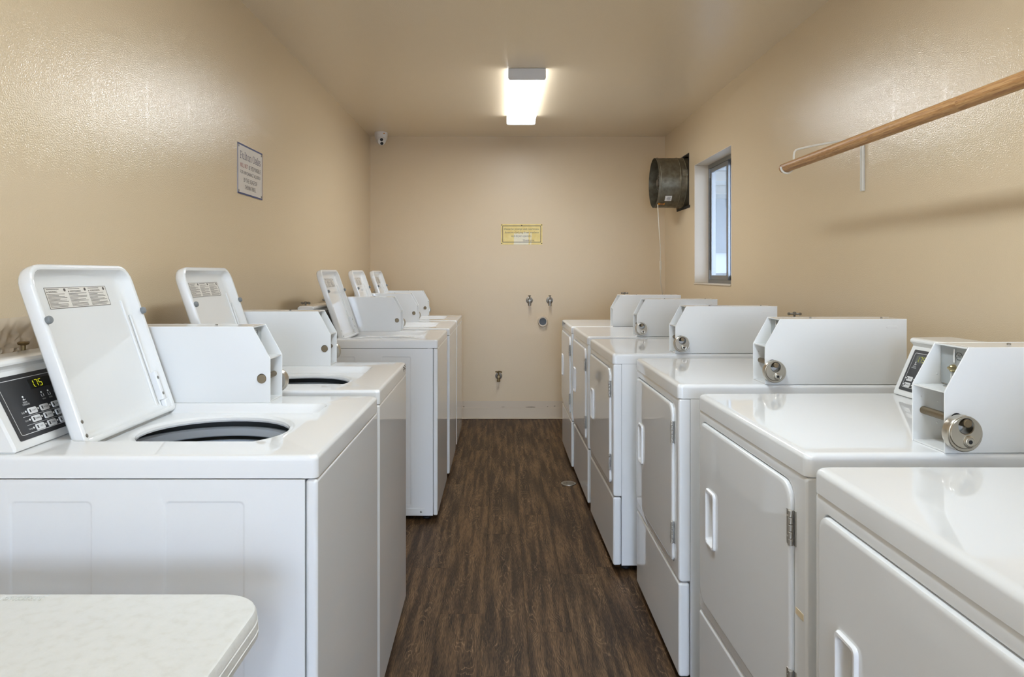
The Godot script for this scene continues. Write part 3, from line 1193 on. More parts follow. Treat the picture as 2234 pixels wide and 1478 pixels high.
	lettering(white, "COINS/CARD", sans, 0.0034, 0.021, Transform3D(I, Vector3(ix + 0.004, 0.0670, 0.0017)))
	if not dryer:
		for k in 3:
			var x := 0.118 + k * 0.0215
			white.lathe(Vector3(x, 0.0835, 0.0014), Vector3.BACK, [[0.0, 0.0021], [0.0008, 0.0018]], 10)
			for s in [-1, 1]:
				white.rbox(Vector3(x + s * 0.0035, 0.0770, 0.0016), Vector3(0.0007, 0.006, 0.0003))
			white.rbox(Vector3(x, 0.0742, 0.0016), Vector3(0.0075, 0.0007, 0.0003))
			lettering(white, ["WASH", "RINSE", "SPIN"][k], sans, 0.0030, 0.0105, Transform3D(I, Vector3(x, 0.0690, 0.0017)))
		inst("start_key", key, M.green_key, panel, Vector3(lx + 0.1125 + 0.006, 0.034, 0.0012))
	obj("lettering", white, M.print_white, panel)
	obj("key_print", black, M.print_black, panel)


func add_coin_box(t: Node3D, w: float, zf: float) -> void:
	var xr := w / 2 - 0.002
	var bw := 0.104
	var xl := xr - bw
	var zb := zf - 0.430
	var h := 0.198
	var hv := 0.115
	var ch := 0.046
	var pocket := 0.061
	var y := TOP
	var prof := PackedVector2Array([Vector2(zb, y), Vector2(zf, y), Vector2(zf, y + hv), Vector2(zf - ch, y + h), Vector2(zb, y + h)])
	var mb := Mb.new()
	for x in [xl, xr - 0.003]:
		var start := mb.v.size()
		mb.prism(prof, x, x + 0.003, 0.0008)
		to_side(mb, start)
	var xm := (xl + xr) / 2
	var iw := bw - 0.006
	mb.rbox(Vector3(xm, y + h / 2, (zb + zf - pocket) / 2), Vector3(iw, h - 0.001, zf - pocket - zb - 0.001))
	mb.rbox(Vector3(xm, y + h - 0.0022, zf - (pocket + ch) / 2), Vector3(iw, 0.003, pocket - ch))
	mb.rbox(Vector3(xm, y + 0.002, zf - pocket / 2 - 0.001), Vector3(iw, 0.003, pocket - 0.002))
	mb.rbox(Vector3(xm, y + hv - 0.0015, zf - pocket / 2 - 0.001), Vector3(iw, 0.003, pocket - 0.002))
	var box := obj("coin_box", mb, M.enamel_plain, t, 25.0)
	# coin slide plate behind the upper opening
	mb = Mb.new()
	mb.rbox(Vector3(xm, y + (hv + h) / 2, zf - pocket + 0.0025), Vector3(iw - 0.002, h - hv - 0.006, 0.004), 0.001, 1)
	obj("coin_slide", mb, M.grey_paint, box)
	mb = Mb.new()
	var px := xm + 0.009
	var py := y + h - 0.022
	for k in 6:
		var a := TAU * k / 6
		var b := TAU * (k + 1) / 6
		var p := Vector3(px + cos(a) * 0.0105, py + sin(a) * 0.0078, zf - pocket + 0.0049)
		var q := Vector3(px + cos(b) * 0.0105, py + sin(b) * 0.0078, zf - pocket + 0.0049)
		mb.rod(p, q, 0.0004, 5)
	lettering(mb, "25¢", sans, 0.0056, 0.0098, Transform3D(Basis.IDENTITY, Vector3(px, py, zf - pocket + 0.0050)))
	obj("price_mark", mb, M.print_black, box)
	mb = Mb.new()
	mb.lathe(Vector3(xm - 0.006, y + hv + 0.036, zf - pocket + 0.004), Vector3.BACK, [[0.0, 0.0078], [0.004, 0.0078], [0.008, 0.0065], [0.010, 0.004]], 18)
	mb.rbox(Vector3(xm - 0.004, y + hv + 0.037, zf - pocket + 0.012), Vector3(0.012, 0.005, 0.010), 0.0015, 1)
	obj("coin_knob", mb, M.old_brass, box)
	mb = Mb.new()
	mb.rbox(Vector3(xm - 0.005, y + hv + 0.014, zf - pocket + 0.010), Vector3(0.006, 0.026, 0.004), 0.001, 1)
	mb.lathe(Vector3(xm - 0.006, y + hv, zf - pocket + 0.012), Vector3.UP, [[0.0, 0.013], [0.002, 0.013], [0.003, 0.009]], 18)
	obj("coin_pusher", mb, M.chrome, box)
	mb = Mb.new()
	mb.tube([Vector3(xm - 0.003, y + hv + 0.074, zf - pocket + 0.006), Vector3(xm - 0.0035, y + hv + 0.060, zf - pocket + 0.0065), Vector3(xm - 0.0025, y + hv + 0.048, zf - pocket + 0.007)], 0.0016, 6)
	obj("slot_edge", mb, M.enamel_plain, box)
	# rivets inside the pockets
	mb = Mb.new()
	mb.lathe(Vector3.ZERO, Vector3.RIGHT, [[0.0, 0.0022], [0.0008, 0.0018], [0.0012, 0.0006]], 8)
	var rivet := mb.finish()
	for p in [[0.052, 0.078], [0.05, 0.036], [0.018, 0.09], [0.02, 0.05], [0.05, 0.135]]:
		inst("rivet", rivet, M.enamel_plain, box, Vector3(xl + 0.003, y + p[1], zf - p[0]))
	mb = Mb.new()
	mb.lathe(Vector3(xm + 0.012, y + 0.0035, zf - 0.05), Vector3.UP, [[0.0, 0.009], [0.002, 0.009], [0.003, 0.006]], 14)
	obj("bolt", mb, M.satin_steel, box)
	# locking pin through both cheeks
	mb = Mb.new()
	var pz := zf - 0.022
	mb.rod(Vector3(xl - 0.0015, y + 0.062, pz), Vector3(xr + 0.034, y + 0.062, pz), 0.0078, 18, 0.0012)
	mb.lathe(Vector3(xl - 0.0035, y + 0.062, pz), Vector3.RIGHT, [[0.0, 0.0105], [0.001, 0.0118], [0.0034, 0.0118]], 20)
	obj("locking_pin", mb, M.old_bolt, box)
	for x in [xr + 0.0001, xl - 0.0007]:
		mb = Mb.new()
		mb.lathe(Vector3(x, y + 0.0635, pz - 0.0005), Vector3.RIGHT, [[0.0, 0.0118], [0.0006, 0.0118]], 20)
		obj("pin_hole", mb, M.dark_gap, box)
	# pressed mark near the back of the cheek
	mb = Mb.new()
	mb.prism(rrect(zb + 0.045, y + h - 0.024, 0.034, 0.008, 0.0038, 4), xr - 0.001, xr + 0.0009, 0.0006)
	to_side(mb, 0)
	obj("pressed_mark", mb, M.enamel_plain, box)
	# screws on the lid of the box
	for q in [zb + 0.05, zf - 0.16]:
		mb = Mb.new()
		mb.lathe(Vector3(xm, y + h, q), Vector3.UP, [[0.0, 0.0036], [0.002, 0.0036], [0.003, 0.002]], 10)
		obj("screw", mb, M.zinc, box)


func make_dryer() -> Node3D:
	var w := 0.682
	var t := thing("clothes_dryer", "white dryer", "dryer", Vector3.ZERO, 0.0, "front-door dryers along the right wall")
	var zf := DEPTH / 2
	obj("cabinet", cabinet_mesh(w, 0.034, false), M.enamel, t)
	# front shell with a doorway sunk into it, above the toe panel
	var lo := 0.3165
	var hi := TOP - 0.044
	var wrap := 0.034
	var dl := -w / 2 + 0.030
	var dr := w / 2 - 0.057
	var dt := TOP - 0.072
	var db := TOP - 0.560
	var dc := (dl + dr) / 2
	var dw := dr - dl
	var dm := (dt + db) / 2
	var dh := dt - db
	var rad := [0.040, 0.030, 0.040, 0.022]
	var n := 7
	var rings := []
	for q in [[0.0, wrap, 0.006], [0.0, 0.010, 0.006], [0.0018, 0.0035, 0.006], [0.005, 0.0010, 0.006], [0.010, 0.0, 0.006]]:
		rings.append(Mb.at_z(rrect(0, (lo + hi) / 2, w - 2 * q[0], hi - lo - 2 * q[0], q[2], n), zf - q[1]))
	for q in [[-0.0048, 0.0], [-0.0030, 0.001], [-0.0022, 0.012]]:
		rings.append(Mb.at_z(rrect(dc, dm, dw - 2 * q[0], dh - 2 * q[0], rad, n), zf - q[1]))
	var mb := Mb.new()
	mb.loft(rings, true, true, Vector3(0, dm, zf - 0.02))
	obj("front_panel", mb, M.enamel, t, 32.0)
	mb = Mb.new()
	mb.rbox(Vector3(0, (0.028 + 0.313) / 2, zf - wrap / 2), Vector3(w, 0.285, wrap), 0.009, 3)
	obj("toe_panel", mb, M.enamel, t)
	add_feet(t, w)
	service_cover(t, w)
	# top
	mb = Mb.new()
	rings = []
	for q in [[0.043, 0.0], [0.012, 0.0], [0.0065, 0.0015], [0.0025, 0.0050], [0.0005, 0.0105], [0.0, 0.016]]:
		rings.append(flat(rrect(0, 0.001, w + 0.002 - 2 * q[1], DEPTH + 0.002 - 2 * q[1], 0.016, 6), TOP - q[0]))
	mb.loft(rings, true, true, Vector3(0, TOP - 0.03, 0))
	obj("top_panel", mb, M.enamel, t)

	# door, flush with rounded edge
	mb = Mb.new()
	rings = []
	for q in [[0.0, -0.010], [0.0, 0.0030], [0.0012, 0.0058], [0.004, 0.0075], [0.009, 0.0082]]:
		rings.append(Mb.at_z(rrect(dc, dm, dw - 2 * q[0], dh - 2 * q[0], rad, n), zf + q[1]))
	var hx := dl + 0.108
	var hy := TOP - 0.307
	for q in [[0.006, 0.0082], [0.0065, 0.006], [0.012, -0.0085]]:
		rings.append(Mb.at_z(rrect(hx, hy, 0.070 - 2 * q[0], 0.148 - 2 * q[0], 0.008, n), zf + q[1]))
	mb.loft(rings, true, true, Vector3(dc, dm, zf - 0.005))
	var door := obj("door", mb, M.enamel, t, 30.0)
	# handle: raised white bezel round the sunk cup
	var b0 := zf + 0.0082
	rings = []
	for q in [[0.0, -0.001], [0.0, 0.003], [0.002, 0.0062], [0.006, 0.0065], [0.0085, 0.004], [0.0105, -0.004], [0.014, -0.0155]]:
		rings.append(Mb.at_z(rrect(hx, hy, 0.070 - 2 * q[0], 0.148 - 2 * q[0], [0.010, 0.010, 0.010, 0.010], 4), b0 + q[1]))
	mb = Mb.new()
	mb.loft(rings, false, true, Vector3(hx, hy, b0))
	obj("handle", mb, M.white_plastic, door, 40.0)
	# hinges on the coin-box side
	for yy in [TOP - 0.156, TOP - 0.466]:
		mb = Mb.new()
		mb.rbox(Vector3(dr - 0.006, yy, zf + 0.0085), Vector3(0.012, 0.068, 0.002), 0.0007, 1)
		mb.rbox(Vector3(dr + 0.008, yy, zf + 0.001), Vector3(0.010, 0.068, 0.002), 0.0007, 1)
		for k in 5:
			mb.rod(Vector3(dr + 0.003, yy - 0.034 + k * 0.0138, zf + 0.008), Vector3(dr + 0.003, yy - 0.034 + k * 0.0138 + 0.0128, zf + 0.008), 0.0048, 10, 0.0006)
		for k in [-1, 1]:
			mb.lathe(Vector3(dr - 0.007, yy + k * 0.02, zf + 0.0093), Vector3.BACK, [[0.0, 0.003], [0.0008, 0.003], [0.0015, 0.0015]], 10)
		obj("hinge", mb, M.satin_steel, t, 40.0)
	add_console(t, w, -0.318, 0.228, true)
	add_coin_box(t, w, 0.094)
	return t


# disc padlock: hole with the shackle at the top, lock cylinder below
func make_padlock() -> Node3D:
	var t := thing("padlock", "round steel padlock", "padlock", Vector3.ZERO, 0.0, "disc padlocks on the coin boxes")
	var small := Transform3D(Basis.from_scale(Vector3.ONE * 0.93), Vector3.ZERO)
	var mb := Mb.new()
	var n := 40
	var rings := []
	for q in [[0.016, 0.0152, -0.0135], [0.0, 0.031, -0.0135], [0.0, 0.0355, -0.010], [0.0, 0.0362, -0.006], [0.0, 0.0362, 0.005], [0.0, 0.0352, 0.0085], [0.0005, 0.0344, 0.0096], [0.0024, 0.0318, 0.0094], [0.0030, 0.0310, 0.0116], [0.0036, 0.0302, 0.0122], [0.0158, 0.0164, 0.0122], [0.016, 0.0152, 0.0104]]:
		var ring := []
		for i in n:
			var a := TAU * i / n
			ring.append(Vector3(cos(a) * q[1], q[0] + sin(a) * q[1], q[2]))
		rings.append(ring)
	mb.loft(rings, false, false, Vector3(0, -0.02, 0), true)
	mb.xf(0, small)
	obj("body", mb, M.steel, t, 30.0)
	mb = Mb.new()
	var path := []
	for k in 17:
		var a := deg_to_rad(-35 + k * 15.0)
		path.append(Vector3(cos(a) * 0.0184, 0.016 + sin(a) * 0.0184, 0.004))
	mb.tube(path, 0.0026, 10)
	mb.xf(0, small)
	obj("shackle", mb, M.chrome, t)
	mb = Mb.new()
	mb.lathe(Vector3(0.006, -0.0145, 0.0118), Vector3.BACK, [[0.0, 0.0122], [0.002, 0.0120], [0.003, 0.0108], [0.0028, 0.0096], [0.0036, 0.0090], [0.0040, 0.0080]], 24)
	mb.xf(0, small)
	var cyl := obj("lock_cylinder", mb, M.steel, t)
	mb = Mb.new()
	mb.lathe(Vector3(0.006, -0.0145, 0.0157), Vector3.BACK, [[0.0, 0.0042], [0.0004, 0.0040]], 14)
	mb.xf(0, small)
	obj("keyhole", mb, M.dark_gap, cyl)
	return t


func build_machines() -> void:
	# washers: [front x, near z, label]
	var washers := [
		[-0.339, 1.331, "white top-load washer with lit 1.75 display, right behind the folding table"],
		[-0.3545, 2.074, "white top-load washer with a black scuff on its front corner, second from the table"],
		[-0.320, 3.637, "white top-load washer whose whole side shows beside the gap in the row"],
		[-0.313, 4.390, "white top-load washer between two others, second from the back wall"],
		[-0.3145, 5.135, "white top-load washer last in its row, beside the back wall"]]
	var first := make_washer()
	var w := 0.65
	for k in washers.size():
		var d: Array = washers[k]
		var at := Vector3(d[0] - DEPTH / 2, 0, -(d[1] + w / 2))
		if k == 0:
			first.position = at
			first.rotation_degrees.y = 90
			first.set_meta("label", d[2])
		else:
			copy(first, "washing_machine", d[2], at, 90.8 if k == 1 else 90.0)
	# dryers: [front x, middle z, turn, label]
	var dryers := [
		[0.549, 0.922, 0.0, "white dryer nearest the viewer, its coin box out of the picture"],
		[0.562, 1.690, 1.2, "white dryer with 25¢ coin slide in view and a yellowed tape mark beside its door"],
		[0.538, 2.522, 0.0, "white dryer third from the viewer, set back from the protruding one beyond it"],
		[0.464, 3.361, 0.9, "white dryer fourth from the viewer, its front corner jutting into the aisle"],
		[0.457, 4.170, 0.5, "white dryer beside the round floor cleanout, second from the back wall"],
		[0.444, 4.886, 0.0, "white dryer with dark scuffs on its top edge, last in the right row"]]
	var dry := make_dryer()
	for k in dryers.size():
		var d: Array = dryers[k]
		var at := Vector3(d[0] + DEPTH / 2, 0, -d[1])
		if k == 0:
			dry.position = at
			dry.rotation_degrees.y = -90 + d[2]
			dry.set_meta("label", d[3])
		else:
			var made := copy(dry, "clothes_dryer", d[3], at, -90 + d[2])
			if k == 5:
				for part in ["locking_pin", "pin_hole", "pin_hole_001"]:
					made.get_node("coin_box/" + part).free()
	scuffs(get_node("washing_machine_001"), Vector3(0.275, TOP - 0.016, DEPTH / 2), Vector2(0.080, 0.022), 46)
	scuffs(get_node("clothes_dryer_005"), Vector3(-0.16, TOP - 0.014, DEPTH / 2 + 0.002), Vector2(0.20, 0.012), 40)
	var tape := Mb.new()
	tape.rbox(Vector3(0.310, 0.603, DEPTH / 2 + 0.0002), Vector3(0.034, 0.013, 0.0008), 0.0003, 1)
	obj("tape_mark", tape, M.old_tape, get_node("clothes_dryer_001"))
	# padlocks on the pins; washers carry theirs on the far side
	var lock := make_padlock()
	var names_w := ["nearest the folding table", "second from the table", "beside the gap in the row", "second from the back wall", "last in the row"]
	var names_d := ["nearest the viewer", "with the 25¢ slide", "third from the viewer", "fourth from the viewer", "fifth from the viewer"]
	var first_lock := true
	for side in 2:
		for k in (5 if side == 0 else 5):
			var host: Node3D = get_node(("washing_machine" if side == 0 else "clothes_dryer") + ("" if k == 0 else "_%03d" % k))
			var ww := 0.65 if side == 0 else 0.682
			var at := host.transform * Vector3(ww / 2 - 0.002 + 0.0175, TOP + 0.062 - 0.0207, 0.094 - 0.022)
			var label: String = "round padlock hanging from the coin box of the " + ("washer " + names_w[k] if side == 0 else "dryer " + names_d[k])
			var turn: float = host.rotation_degrees.y + 90.0 if side == 0 else host.rotation_degrees.y + 90.0
			if first_lock:
				lock.position = at
				lock.rotation_degrees.y = turn
				lock.set_meta("label", label)
				first_lock = false
			else:
				copy(lock, "padlock", label, at, turn)


func build_table() -> void:
	var xr := -0.368
	var wd := 0.745
	var zfar := -1.159
	var ln := 1.75
	var h := 0.740
	var t := thing("folding_table", "white plastic folding table with moulded maker's name, in front of the nearest washer", "folding table", Vector3(xr - wd / 2, 0, zfar + ln / 2))
	var mb := Mb.new()
	var rings := []
	for q in [[0.046, 0.010], [0.045, 0.004], [0.042, 0.001], [0.033, 0.0], [0.0315, 0.0022], [0.030, 0.0006], [0.019, 0.0012], [0.0175, 0.0034], [0.016, 0.0020], [0.006, 0.0036], [0.002, 0.0056], [0.0, 0.010]]:
		rings.append(flat(rrect(0, 0, wd - 2 * q[1], ln - 2 * q[1], 0.075 - q[1], 8), h - q[0]))
	# name plaque near the far end, sunk 1.6 mm
	var pz := -ln / 2 + 0.0225
	for q in [[0.0, 0.0], [0.0016, 0.0008]]:
		rings.append(flat(rrect(-0.012, pz, 0.070 - 2 * q[1], 0.0175 - 2 * q[1], 0.001, 8), h - q[0]))
	mb.loft(rings, true, true, Vector3(0, h - 0.02, 0))
	obj("table_top", mb, M.table_plastic, t, 25.0)
	mb = Mb.new()
	var tm := TextMesh.new()
	tm.text = "LIFETIME"
	tm.font = serif
	tm.font_size = 48
	tm.pixel_size = 0.01
	tm.depth = 0.06
	tm.curve_step = 1.0
	var bx := tm.get_aabb()
	var s := 0.060 / bx.size.x
	var c := bx.get_center()
	var flip := Basis(Vector3(-1, 0, 0), Vector3(0, 0, 1), Vector3(0, 1, 0))
	mb.add_mesh(tm, Transform3D(flip, Vector3(-0.012, h - 0.0013, pz)) * Transform3D(Basis.from_scale(Vector3(s, 0.0105 / bx.size.y, 0.03)), Vector3(-c.x * s, -c.y * 0.0105 / bx.size.y, 0)))
	obj("moulded_name", mb, M.table_plastic, t, 25.0)
	for e in [-1.0, 1.0]:
		for x in [-1.0, 1.0]:
			mb = Mb.new()
			mb.tube([Vector3(x * 0.27, h - 0.05, e * 0.55), Vector3(x * 0.285, 0.4, e * 0.60), Vector3(x * 0.30, 0.012, e * 0.66)], 0.0135, 12)
			mb.lathe(Vector3(x * 0.30, 0.0, e * 0.66), Vector3.UP, [[0.0, 0.014], [0.003, 0.016], [0.03, 0.016]], 12)
			obj("leg", mb, M.leg_grey, t)
		mb = Mb.new()
		mb.rod(Vector3(-0.293, 0.2, e * 0.628), Vector3(0.293, 0.2, e * 0.628), 0.010, 10)
		obj("stretcher", mb, M.leg_grey, t)
		mb = Mb.new()
		mb.rbox(Vector3(0, h - 0.056, e * 0.55), Vector3(0.60, 0.022, 0.03), 0.003)
		obj("leg_mount", mb, M.leg_grey, t)


func build_fan() -> void:
	# sheet-metal duct fan standing out of a square hole, axis along -x
	var t := thing("exhaust_fan", "grey galvanised duct fan standing out of a square hole in the right wall", "exhaust fan", Vector3(XR, 1.952, -5.605))
	var r := 0.194
	var mb := Mb.new()
	mb.lathe(Vector3(0.10, 0, 0), Vector3.LEFT, [[0.0, r - 0.004], [0.02, r - 0.002], [0.105, r - 0.002], [0.108, r + 0.0015], [0.114, r + 0.0015], [0.117, r - 0.002], [0.15, r - 0.002], [0.153, r + 0.001], [0.157, r + 0.001], [0.16, r - 0.002], [0.30, r - 0.002], [0.302, r + 0.001], [0.306, r + 0.001], [0.308, r - 0.001], [0.322, r], [0.3225, r - 0.003], [0.05, r - 0.008]], 56)
	obj("drum", mb, M.galvanised, t, 30.0)
	mb = Mb.new()
	mb.lathe(Vector3(-0.012, 0, 0), Vector3.LEFT, [[0.0, 0.060], [0.14, 0.060], [0.15, 0.052], [0.165, 0.050], [0.17, 0.030], [0.185, 0.028], [0.187, 0.01]], 24)
	obj("motor", mb, M.motor_grey, t)
	for k in 14:
		mb = Mb.new()
		var a := TAU * k / 14
		mb.rbox(Vector3(-0.172, sin(a) * 0.056, cos(a) * 0.056), Vector3(0.03, 0.010, 0.010), 0.002, 1)
		obj("cooling_fin", mb, M.motor_grey, t)
	for k in 5:
		var a := TAU * k / 5 + 0.3
		mb = Mb.new()
		var rings := []
		for i in 5:
			var q := 0.055 + i * 0.028
			var tw := lerpf(0.9, 0.45, i / 4.0)
			var half := lerpf(0.035, 0.062, i / 4.0)
			var radial := Vector3(0, sin(a), cos(a))
			var tang := Vector3(0, cos(a), -sin(a))
			var dirv := (tang * cos(tw) + Vector3.RIGHT * sin(tw))
			var nn := radial.cross(dirv).normalized() * 0.0012
			var c := radial * q + Vector3(-0.06, 0, 0)
			rings.append([c - dirv * half + nn, c + dirv * half + nn, c + dirv * half - nn, c - dirv * half - nn])
		mb.loft(rings, true, true)
		obj("blade", mb, M.dusty_black, t)
	# struts that carry the motor
	for a in [0.5, 2.6, 4.7]:
		mb = Mb.new()
		mb.rod(Vector3(-0.15, sin(a) * 0.04, cos(a) * 0.04), Vector3(-0.15, sin(a) * 0.188, cos(a) * 0.188), 0.005, 8)
		obj("strut", mb, M.motor_grey, t)
	# bracket, stickers
	mb = Mb.new()
	mb.rbox(Vector3(-0.025, 0.055, 0.187), Vector3(0.045, 0.05, 0.012), 0.002, 1)
	for p in [[-0.016, 0.070], [-0.016, 0.042], [-0.036, 0.070], [-0.036, 0.042]]:
		mb.lathe(Vector3(p[0], p[1], 0.192), Vector3.BACK, [[0.0, 0.004], [0.003, 0.003]], 8)
	obj("bracket", mb, M.galvanised, t)
	for q in [["sticker", -0.142, 0.105, -44.0, 0.050, 0.050, M.label_paper], ["warning_sticker", -0.185, 0.08, -62.0, 0.052, 0.026, M.orange]]:
		mb = Mb.new()
		var rings := []
		for i in 7:
			var a := deg_to_rad(q[3] + (i - 3) / 3.0 * rad_to_deg(q[5] / 2 / r))
			var d := Vector3(0, sin(a), cos(a))
			rings.append([d * (r + 0.0012) + Vector3(q[1] - q[4] / 2, 0, 0), d * (r + 0.0012) + Vector3(q[1] + q[4] / 2, 0, 0), d * (r + 0.0004) + Vector3(q[1] + q[4] / 2, 0, 0), d * (r + 0.0004) + Vector3(q[1] - q[4] / 2, 0, 0)])
		mb.loft(rings, true, true)
		var st := obj(q[0], mb, q[6], t)
		mb = Mb.new()
		for k in 4:
			var a := deg_to_rad(q[3] + (k - 1.5) * 2.4)
			var d := Vector3(0, sin(a), cos(a)) * (r + 0.0014)
			mb.rbox(d + Vector3(q[1] + 0.004 * (k % 2), 0, 0), Vector3(q[4] * 0.55, 0.003, 0.0012))
		obj("print", mb, M.print_black, st)
	# louvre outside that closes the hole
	mb = Mb.new()
	mb.rbox(Vector3(0.135, 0, 0), Vector3(0.012, 0.44, 0.44))
	obj("outer_shutter", mb, M.dusty_black, t)
	# ragged edge of the hole
	mb = Mb.new()
	mb.rbox(Vector3(-0.001, 0.197, 0.0), Vector3(0.004, 0.012, 0.40), 0.001, 1)
	mb.rbox(Vector3(-0.001, 0.0, 0.198), Vector3(0.004, 0.40, 0.008), 0.001, 1)
	mb.rbox(Vector3(-0.001, -0.200, 0.03), Vector3(0.005, 0.020, 0.40), 0.001, 1)
	obj("hole_edge", mb, M.dusty_black, t)
	# cord hanging from the drum down behind the dryers
	var cord := Mb.new()
	var path := []
	var knots := [Vector3(1.189, 1.772, -5.47), Vector3(1.189, 1.70, -5.455), Vector3(1.202, 1.55, -5.47), Vector3(1.224, 1.42, -5.53), Vector3(1.232, 1.30, -5.57), Vector3(1.245, 1.17, -5.62), Vector3(1.285, 1.05, -5.70), Vector3(1.37, 0.90, -5.90), Vector3(1.39, 0.40, -6.0), Vector3(1.39, 0.10, -6.0)]
	var cv := Curve3D.new()
	for k in knots.size():
		var tan_: Vector3 = (knots[mini(k + 1, knots.size() - 1)] - knots[maxi(k - 1, 0)]) * 0.17
		cv.add_point(knots[k], -tan_, tan_)
	for p in cv.get_baked_points():
		if path.is_empty() or p.distance_to(path[-1]) > 0.025:
			path.append(p)
	cord.tube(path, 0.0032, 8)
	cord.rod(Vector3(1.2305, 1.345, -5.562), Vector3(1.234, 1.275, -5.576), 0.008, 10, 0.002)
	tag(obj("fan_cord", cord, M.cord), "cream cord hanging from the duct fan down the right-hand corner", "cord")


func build_closet_rod() -> void:
	var x := 1.110
	var y := EYE + 0.411
	var z0 := -2.835
	var z1 := 0.35
	var mb := Mb.new()
	var n := 24
	var st := 0
	mb.rod(Vector3(0, 0, 0), Vector3(0, 0, z1 - z0), 0.0185, n, 0.002)
	for p in mb.v:
		mb.uv.append(Vector2(fposmod(atan2(p.y, p.x) / TAU + 0.5, 1.0) * 1.0, p.z / 1.1))
	# repair the seam of the uv round the rod
	for i in range(0, mb.uv.size(), 3):
		for k in 3:
			if mb.uv[i + k].x < 0.3 and maxf(mb.uv[i].x, maxf(mb.uv[i + 1].x, mb.uv[i + 2].x)) > 0.7:
				mb.uv[i + k].x += 1.0
	var rod := obj("closet_rod", mb, M.rod_wood)
	rod.position = Vector3(x, y, z0)
	tag(rod, "round wooden closet rod running along the right wall above the dryers", "closet rod")
	# brackets screwed to the wall, hook under the rod
	var t := thing("rod_bracket", "white steel bracket hooked under the far end of the wooden closet rod", "bracket", Vector3(XR, y, z0 + 0.036))
	var dx := x - XR
	mb = Mb.new()
	mb.rbox(Vector3(-0.0035, 0.016, 0), Vector3(0.005, 0.217, 0.016), 0.0015, 1)
	mb.rbox(Vector3(-0.007, 0.016, 0.0065), Vector3(0.012, 0.217, 0.003), 0.001, 1)
	mb.rbox(Vector3(-0.007, 0.016, -0.0065), Vector3(0.012, 0.217, 0.003), 0.001, 1)
	obj("wall_plate", mb, M.white_powder, t)
	for yy in [-0.075, 0.06]:
		mb = Mb.new()
		mb.lathe(Vector3(-0.006, yy, 0), Vector3.LEFT, [[0.0, 0.004], [0.002, 0.003]], 10)
		obj("screw", mb, M.zinc, t)
	mb = Mb.new()
	var pts := [Vector3(-0.006, 0.118, 0), Vector3(-0.10, 0.101, 0), Vector3(-0.20, 0.083, 0), Vector3(dx + 0.052, 0.072, 0), Vector3(dx + 0.036, 0.067, 0), Vector3(dx + 0.029, 0.058, 0), Vector3(dx + 0.027, 0.045, 0), Vector3(dx + 0.0262, 0.020, 0)]
	for k in 15:
		var a := deg_to_rad(15 - k * 14.0)
		pts.append(Vector3(dx + cos(a) * 0.0232, sin(a) * 0.0232, 0))
	mb.tube(pts, 0.0042, 8)
	obj("hook_arm", mb, M.white_powder, t)
	copy(t, "rod_bracket", "white steel bracket under the near end of the wooden closet rod, outside the photo", Vector3(XR, y, 0.2), 0.0)


func valve_parts(t: Node3D, wheel: bool, m: Material, plate := true) -> void:
	# stands out of the wall along +z
	var mb := Mb.new()
	if plate:
		mb.lathe(Vector3.ZERO, Vector3.BACK, [[0.0, 0.030], [0.003, 0.029], [0.007, 0.016], [0.008, 0.011]], 20)
		obj("escutcheon", mb, M.zinc, t)
	mb = Mb.new()
	mb.rod(Vector3(0, 0, 0.0), Vector3(0, 0, 0.058), 0.011, 14, 0.002)
	mb.rod(Vector3(0, -0.042, 0.044), Vector3(0, 0.018, 0.044), 0.0115, 14, 0.002)
	mb.rod(Vector3(0, -0.044, 0.044), Vector3(0, -0.028, 0.044), 0.014, 14, 0.002)
	obj("body", mb, m, t)
	mb = Mb.new()
	mb.rod(Vector3(0, 0.016, 0.044), Vector3(0, 0.040, 0.044), 0.005, 10)
	if wheel:
		mb.lathe(Vector3(0, 0.036, 0.044), Vector3.UP, [[0.0, 0.005], [0.002, 0.011], [0.006, 0.0125], [0.008, 0.010], [0.009, 0.004]], 12)
	else:
		for a in [0.4, 0.4 + PI / 2]:
			mb.rod(Vector3(cos(a) * 0.024, 0.041, 0.044 + sin(a) * 0.024), Vector3(-cos(a) * 0.024, 0.041, 0.044 - sin(a) * 0.024), 0.0042, 10)
			for s in [-1, 1]:
				mb.lathe(Vector3(s * cos(a) * 0.024, 0.034, 0.044 + s * sin(a) * 0.024), Vector3.UP, [[0.0, 0.003], [0.003, 0.007], [0.010, 0.007], [0.013, 0.003]], 10)
		mb.lathe(Vector3(0, 0.038, 0.044), Vector3.UP, [[0.0, 0.008], [0.010, 0.008], [0.012, 0.004]], 12)
	obj("valve_handle", mb, M.zinc if m != M.brass else m, t)


